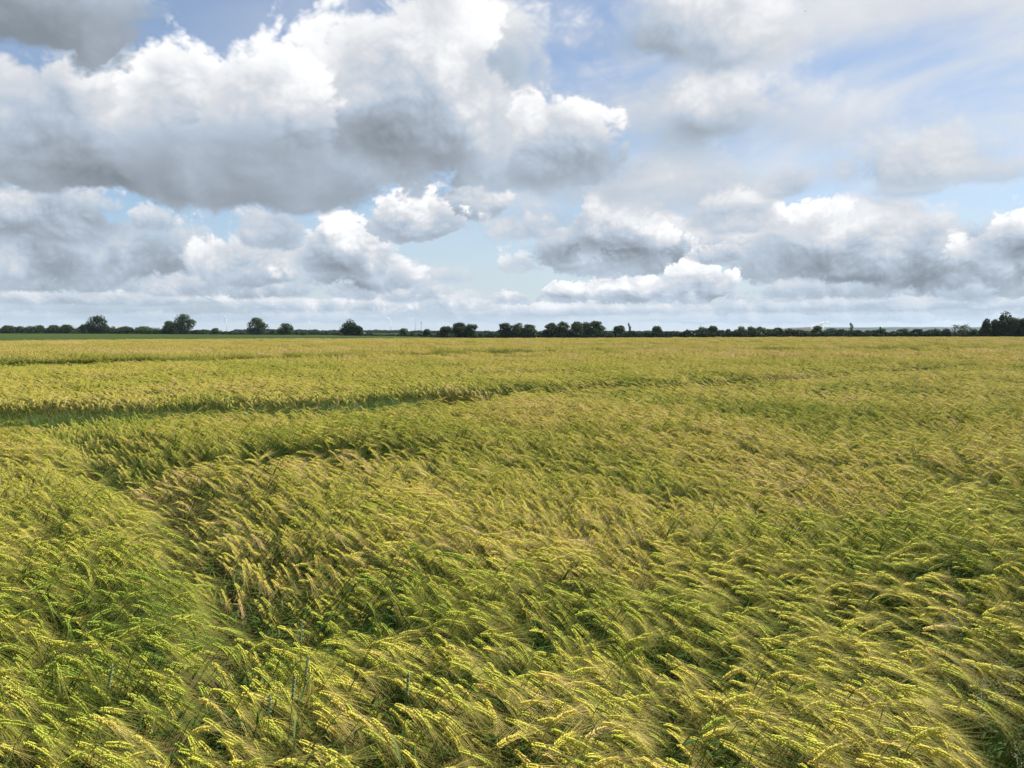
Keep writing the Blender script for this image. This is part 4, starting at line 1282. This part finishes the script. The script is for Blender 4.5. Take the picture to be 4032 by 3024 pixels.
def turbine(az, depth, hub, blade, rot, label, yaw=0.0):
    x, y, z = at(az, depth)
    e = link('wind_turbine', None, None, (x, y, z), (0, 0, yaw)); e.empty_display_size = 5
    tag(e, label, 'wind turbine', 'wind turbines on the skyline')
    t = MB(); t.tube([(0, 0, -1), (0, 0, hub * .5), (0, 0, hub - 1.5)], [2.3, 1.8, 1.3], 12); link('tower', t.mesh('tower', [m_white]), e)
    n = MB(); n.box((0, 1.6, hub), (3.4, 9.5, 3.6)); link('nacelle', n.mesh('nacelle', [m_white], False), e)
    h = MB(); h.tube([(0, -3.1, hub), (0, -4.6, hub), (0, -5.6, hub)], [1.7, 1.4, .3], 10); hb = link('hub', h.mesh('hub', [m_white]), e)
    for k in range(3):
        a = rot + k * 2 * math.pi / 3; d = Vector((math.sin(a), 0, math.cos(a))); s = Vector((math.cos(a), 0, -math.sin(a)))
        b = MB(); c = Vector((0, -4.2, hub)); L = blade
        prof = ((.02, 1.0, .9), (.10, 1.7, .75), (.22, 1.9, .5), (.6, 1.1, .25), (.95, .45, .12), (1.0, .1, .05)); vs = []
        for f, wd, th in prof:
            p = c + d * L * f
            vs += [p - s * wd * .6, p + Vector((0, th, 0)), p + s * wd * 1.2, p - Vector((0, th, 0))]
        fs = [(i * 4 + j, i * 4 + (j + 1) % 4, i * 4 + 4 + (j + 1) % 4, i * 4 + 4 + j) for i in range(5) for j in range(4)] + [(3, 2, 1, 0), (20, 21, 22, 23)]
        b.add(vs, fs); link('blade', b.mesh('blade', [m_white]), e)
TURB = [(-19.48, 6200, 95, 45, -.35, 'wind turbine beside the dark cone shaped tree, rotor above the bushes'),
        (-14.1, 6900, 92, 42, .2, 'wind turbine whose rotor shows over a rounded tree'),
        (-11.50, 6600, 96, 42, .15, 'wind turbine standing clear, the paler of a pair'),
        (-8.55, 6300, 97, 44, 1.05, 'wind turbine rising out of the lower tree by the avenue'),
        (24.6, 9600, 75, 38, .3, 'far wind turbine on the blue ridge beside a ragged tree'),
        (30.7, 9600, 68, 38, .8, 'far wind turbine on the middle of the blue ridge'),
        (33.2, 9650, 60, 36, 1.3, 'far wind turbine on the blue ridge nearest the half bare trees')]
for a in TURB: turbine(*a)

def mast(az, depth, h, label, bars):
    x, y, z = at(az, depth)
    e = link('radio_mast', None, None, (x, y, z)); e.empty_display_size = 3
    tag(e, label, 'mast', 'masts on the skyline')
    t = MB()
    w0, w1 = h * .018 + .25, .22
    n = 14
    for sx, sy in ((-1, -1), (1, -1), (1, 1), (-1, 1)):
        t.tube([(sx * w0, sy * w0, -.5), (sx * w1, sy * w1, h)], [.16, .10], 5)
    for i in range(n):
        f0, f1 = i / n, (i + 1) / n; a, b = w0 + (w1 - w0) * f0, w0 + (w1 - w0) * f1
        for k in range(4):
            q = [(-1, -1), (1, -1), (1, 1), (-1, 1)]; p0, p1 = q[k], q[(k + 1) % 4]
            t.tube([(p0[0] * a, p0[1] * a, h * f0), (p1[0] * b, p1[1] * b, h * f1)], [.06, .06], 4, 0, False)
    link('lattice', t.mesh('lattice', [m_grey]), e)
    for zf, ww in bars:
        b = MB(); b.box((0, 0, h * zf), (ww, .5, .9)); b.tube([(-ww / 2, 0, h * zf - .8), (-ww / 2, 0, h * zf + .8)], [.18, .18], 6); b.tube([(ww / 2, 0, h * zf - .8), (ww / 2, 0, h * zf + .8)], [.18, .18], 6)
        link('antenna', b.mesh('antenna', [m_grey], False), e)
    r_ = MB(); r_.tube([(0, 0, h - .2), (0, 0, h + 3.5)], [.09, .04], 5); link('aerial', r_.mesh('aerial', [m_grey]), e)
mast(-14.02 + 1.95, 1900, 28, 'slim grey lattice mast rising from the far blue wood', [(.97, 1.6)])
mast(-6.83, 1500, 25.5, 'tall slim lattice mast behind the avenue of small trees', [(.98, 1.4)])
mast(-6.42, 1350, 19.5, 'shorter lattice mast with crossbars behind the avenue of small trees', [(.92, 2.4), (.75, 1.6)])

def vehicle(name, az, depth, yaw, label, cat, L, W, Hh, van):
    x, y, z = at(az, depth)
    e = link(name, None, None, (x, y, z + .1), (0, 0, yaw)); e.empty_display_size = 1
    tag(e, label, cat)
    prof = [(-.5, .25), (-.5, .92), (-.46, 1.0), (.22, 1.0), (.36, .62), (.48, .52), (.5, .25)] if van else [(-.5, .25), (-.5, .60), (-.42, .68), (-.30, .98), (.08, 1.0), (.24, .68), (.47, .58), (.5, .25)]
    b = MB(); n = len(prof); vs = []
    for s in (-1, 1):
        for f, g in prof: vs.append((f * L, s * W / 2 * (1 if g < .7 else .88), g * Hh))
    b.add(vs, [tuple(range(n))[::-1], tuple(range(n, 2 * n))] + [(i, (i + 1) % n, n + (i + 1) % n, n + i) for i in range(n)])
    link('body', b.mesh('body', [m_white], False), e)
    for s in (-1, 1):
        g = MB(); q = [(.05, .70), (.05, .93), (.20, .93), (.29, .70)] if van else [(-.26, .70), (-.22, .94), (.06, .95), (.19, .70)]
        g.add([(f * L, s * (W / 2 * .955 + .02), h_ * Hh) for f, h_ in q], [(0, 1, 2, 3) if s < 0 else (3, 2, 1, 0)]); link('side_window', g.mesh('side_window', [m_glass], False), e)
        for fx in (-.31, .31):
            wmb = MB(); wmb.tube([(fx * L, s * (W / 2 - .22), .32), (fx * L, s * (W / 2 + .02), .32)], [.33, .33], 14); wh = link('wheel', wmb.mesh('wheel', [m_tyre], False), e)
        hl = MB(); hl.box((.49 * L, s * W * .36, .46 * Hh), (.08, .3, .18)); link('headlight', hl.mesh('headlight', [m_grey], False), e)
    ws = MB(); q = ((.225, .98), (.355, .64)) if van else ((.09, .985), (.24, .70)); k = .8
    ws.add([(q[0][0] * L + .03, -W / 2 * k, q[0][1] * Hh), (q[0][0] * L + .03, W / 2 * k, q[0][1] * Hh), (q[1][0] * L + .05, W / 2 * k, q[1][1] * Hh + .02), (q[1][0] * L + .05, -W / 2 * k, q[1][1] * Hh + .02)], [(0, 1, 2, 3)])
    link('windscreen', ws.mesh('windscreen', [m_glass], False), e)
vehicle('van', -9.77 - .72, 800, .15, 'white delivery van passing in front of the far wood', 'van', 5.6, 2.0, 2.5, True)
vehicle('car', -1.24, 520, math.pi + .1, 'white car half hidden by the barley between two small round trees', 'car', 4.4, 1.8, 1.9, False)

# aircraft
e = link('airplane', None, None, (0.355 * 9000, 9000, 1.97 + 3480), (0, 0, R(25))); e.empty_display_size = 10
tag(e, 'tiny passenger jet crossing the pale upper sky', 'airplane')
f_ = MB(); f_.tube([(-18, 0, 0), (-15, 0, .2), (-6, 0, 0), (12, 0, 0), (16, 0, -.2), (18, 0, -.6)], [.4, 1.3, 1.9, 1.9, 1.4, .2], 12); link('fuselage', f_.mesh('fuselage', [m_white]), e)
for s in (-1, 1):
    w_ = MB(); w_.add([(4, s * 1.5, -.6), (-3, s * 1.5, -.6), (-7, s * 17, 1), (-5, s * 17, 1), (4, s * 1.5, -.2), (-3, s * 1.5, -.2), (-7, s * 17, 1.2), (-5, s * 17, 1.2)], [(0, 1, 2, 3), (7, 6, 5, 4), (0, 3, 7, 4), (1, 5, 6, 2), (3, 2, 6, 7), (0, 4, 5, 1)]); link('wing', w_.mesh('wing', [m_white], False), e)
    w_ = MB(); w_.add([(-14, s * .6, .6), (-17, s * .6, .6), (-18.5, s * 6, 1), (-17, s * 6, 1), (-14, s * .6, .8), (-17, s * .6, .8), (-18.5, s * 6, 1.1), (-17, s * 6, 1.1)], [(0, 1, 2, 3), (7, 6, 5, 4), (0, 3, 7, 4), (1, 5, 6, 2), (3, 2, 6, 7), (0, 4, 5, 1)]); link('tailplane', w_.mesh('tailplane', [m_white], False), e)
    w_ = MB(); w_.tube([(2.5, s * 5.5, -1.4), (5.5, s * 5.5, -1.4)], [.9, 1.0], 10); link('engine', w_.mesh('engine', [m_grey]), e)
w_ = MB(); w_.add([(-13, -.2, 1), (-17.5, -.2, 1), (-19, -.2, 7), (-16.5, -.2, 7), (-13, .2, 1), (-17.5, .2, 1), (-19, .2, 7), (-16.5, .2, 7)], [(0, 1, 2, 3), (7, 6, 5, 4), (0, 3, 7, 4), (1, 5, 6, 2), (3, 2, 6, 7), (0, 4, 5, 1)]); link('tail_fin', w_.mesh('tail_fin', [m_white], False), e)

# steam from a far works: heaped puffs
m_steam = mat_new('steam')
t_ = nd('ShaderNodeBsdfTranslucent'); t_.inputs[0].default_value = (.88, .88, .88, 1)
d_ = nd('ShaderNodeBsdfDiffuse'); d_.inputs[0].default_value = (.88, .88, .88, 1)
mat_out(mixs(.5, d_.outputs[0], t_.outputs[0]))
import bmesh
def puff(me_v, me_f, c, r, seed):
    bm = bmesh.new(); bmesh.ops.create_icosphere(bm, subdivisions=3, radius=1.0)
    o = len(me_v)
    for v in bm.verts:
        p = v.co.copy(); k = 1 + .30 * (float(vnoise(p.x * 2.2 + seed, p.y * 2.2 + p.z * 1.7, seed)) - .5) + .18 * (float(vnoise(p.x * 5 + p.z * 3, p.y * 5, seed + 2)) - .5)
        q = Vector(c) + p * r * k; me_v.append(tuple(q))
    bm.verts.index_update()
    for f in bm.faces: me_f.append(tuple(o + v.index for v in f.verts))
    bm.free()
vs, fs = [], []
rs = random.Random(3)
for k, (x, z, r_) in enumerate(((2603, 38.5, 13.9), (2638, 42.9, 15.3), (2673, 48.1, 16.0), (2684, 67.3, 13.9), (2699, 72.5, 11.1), (2716, 76.8, 9.8), (2734, 81.2, 8.4), (2751, 85.6, 5.6), (2690, 28.1, 17.4), (2647, 23.7, 17.4))):
    puff(vs, fs, (x, 7000 + rs.uniform(-8, 8), z), r_, 40 + k)
me = bpy.data.meshes.new('steam'); me.from_pydata(vs, [], fs); me.materials.append(m_steam); me.polygons.foreach_set('use_smooth', [True] * len(fs)); me.update()
tag(link('steam', me), 'white steam cloud rising from behind the brown bank', 'steam', kind='stuff')

# ------------------------------------------------------------------ the air between
m_air = mat_new('air')
pv = nd('ShaderNodeVolumePrincipled')
pv.inputs['Color'].default_value = (0.62, 0.78, 1.0, 1); pv.inputs['Density'].default_value = 3.2e-5; pv.inputs['Anisotropy'].default_value = 0.2
S.nt.links.new(pv.outputs[0], nd('ShaderNodeOutputMaterial').inputs['Volume'])
hz = MB(); hz.box((0, 0, 90), (28000, 28000, 200))
hz = link('haze', hz.mesh('haze', [m_air], False))
tag(hz, 'thin summer haze over the whole plain', 'haze', kind='stuff')
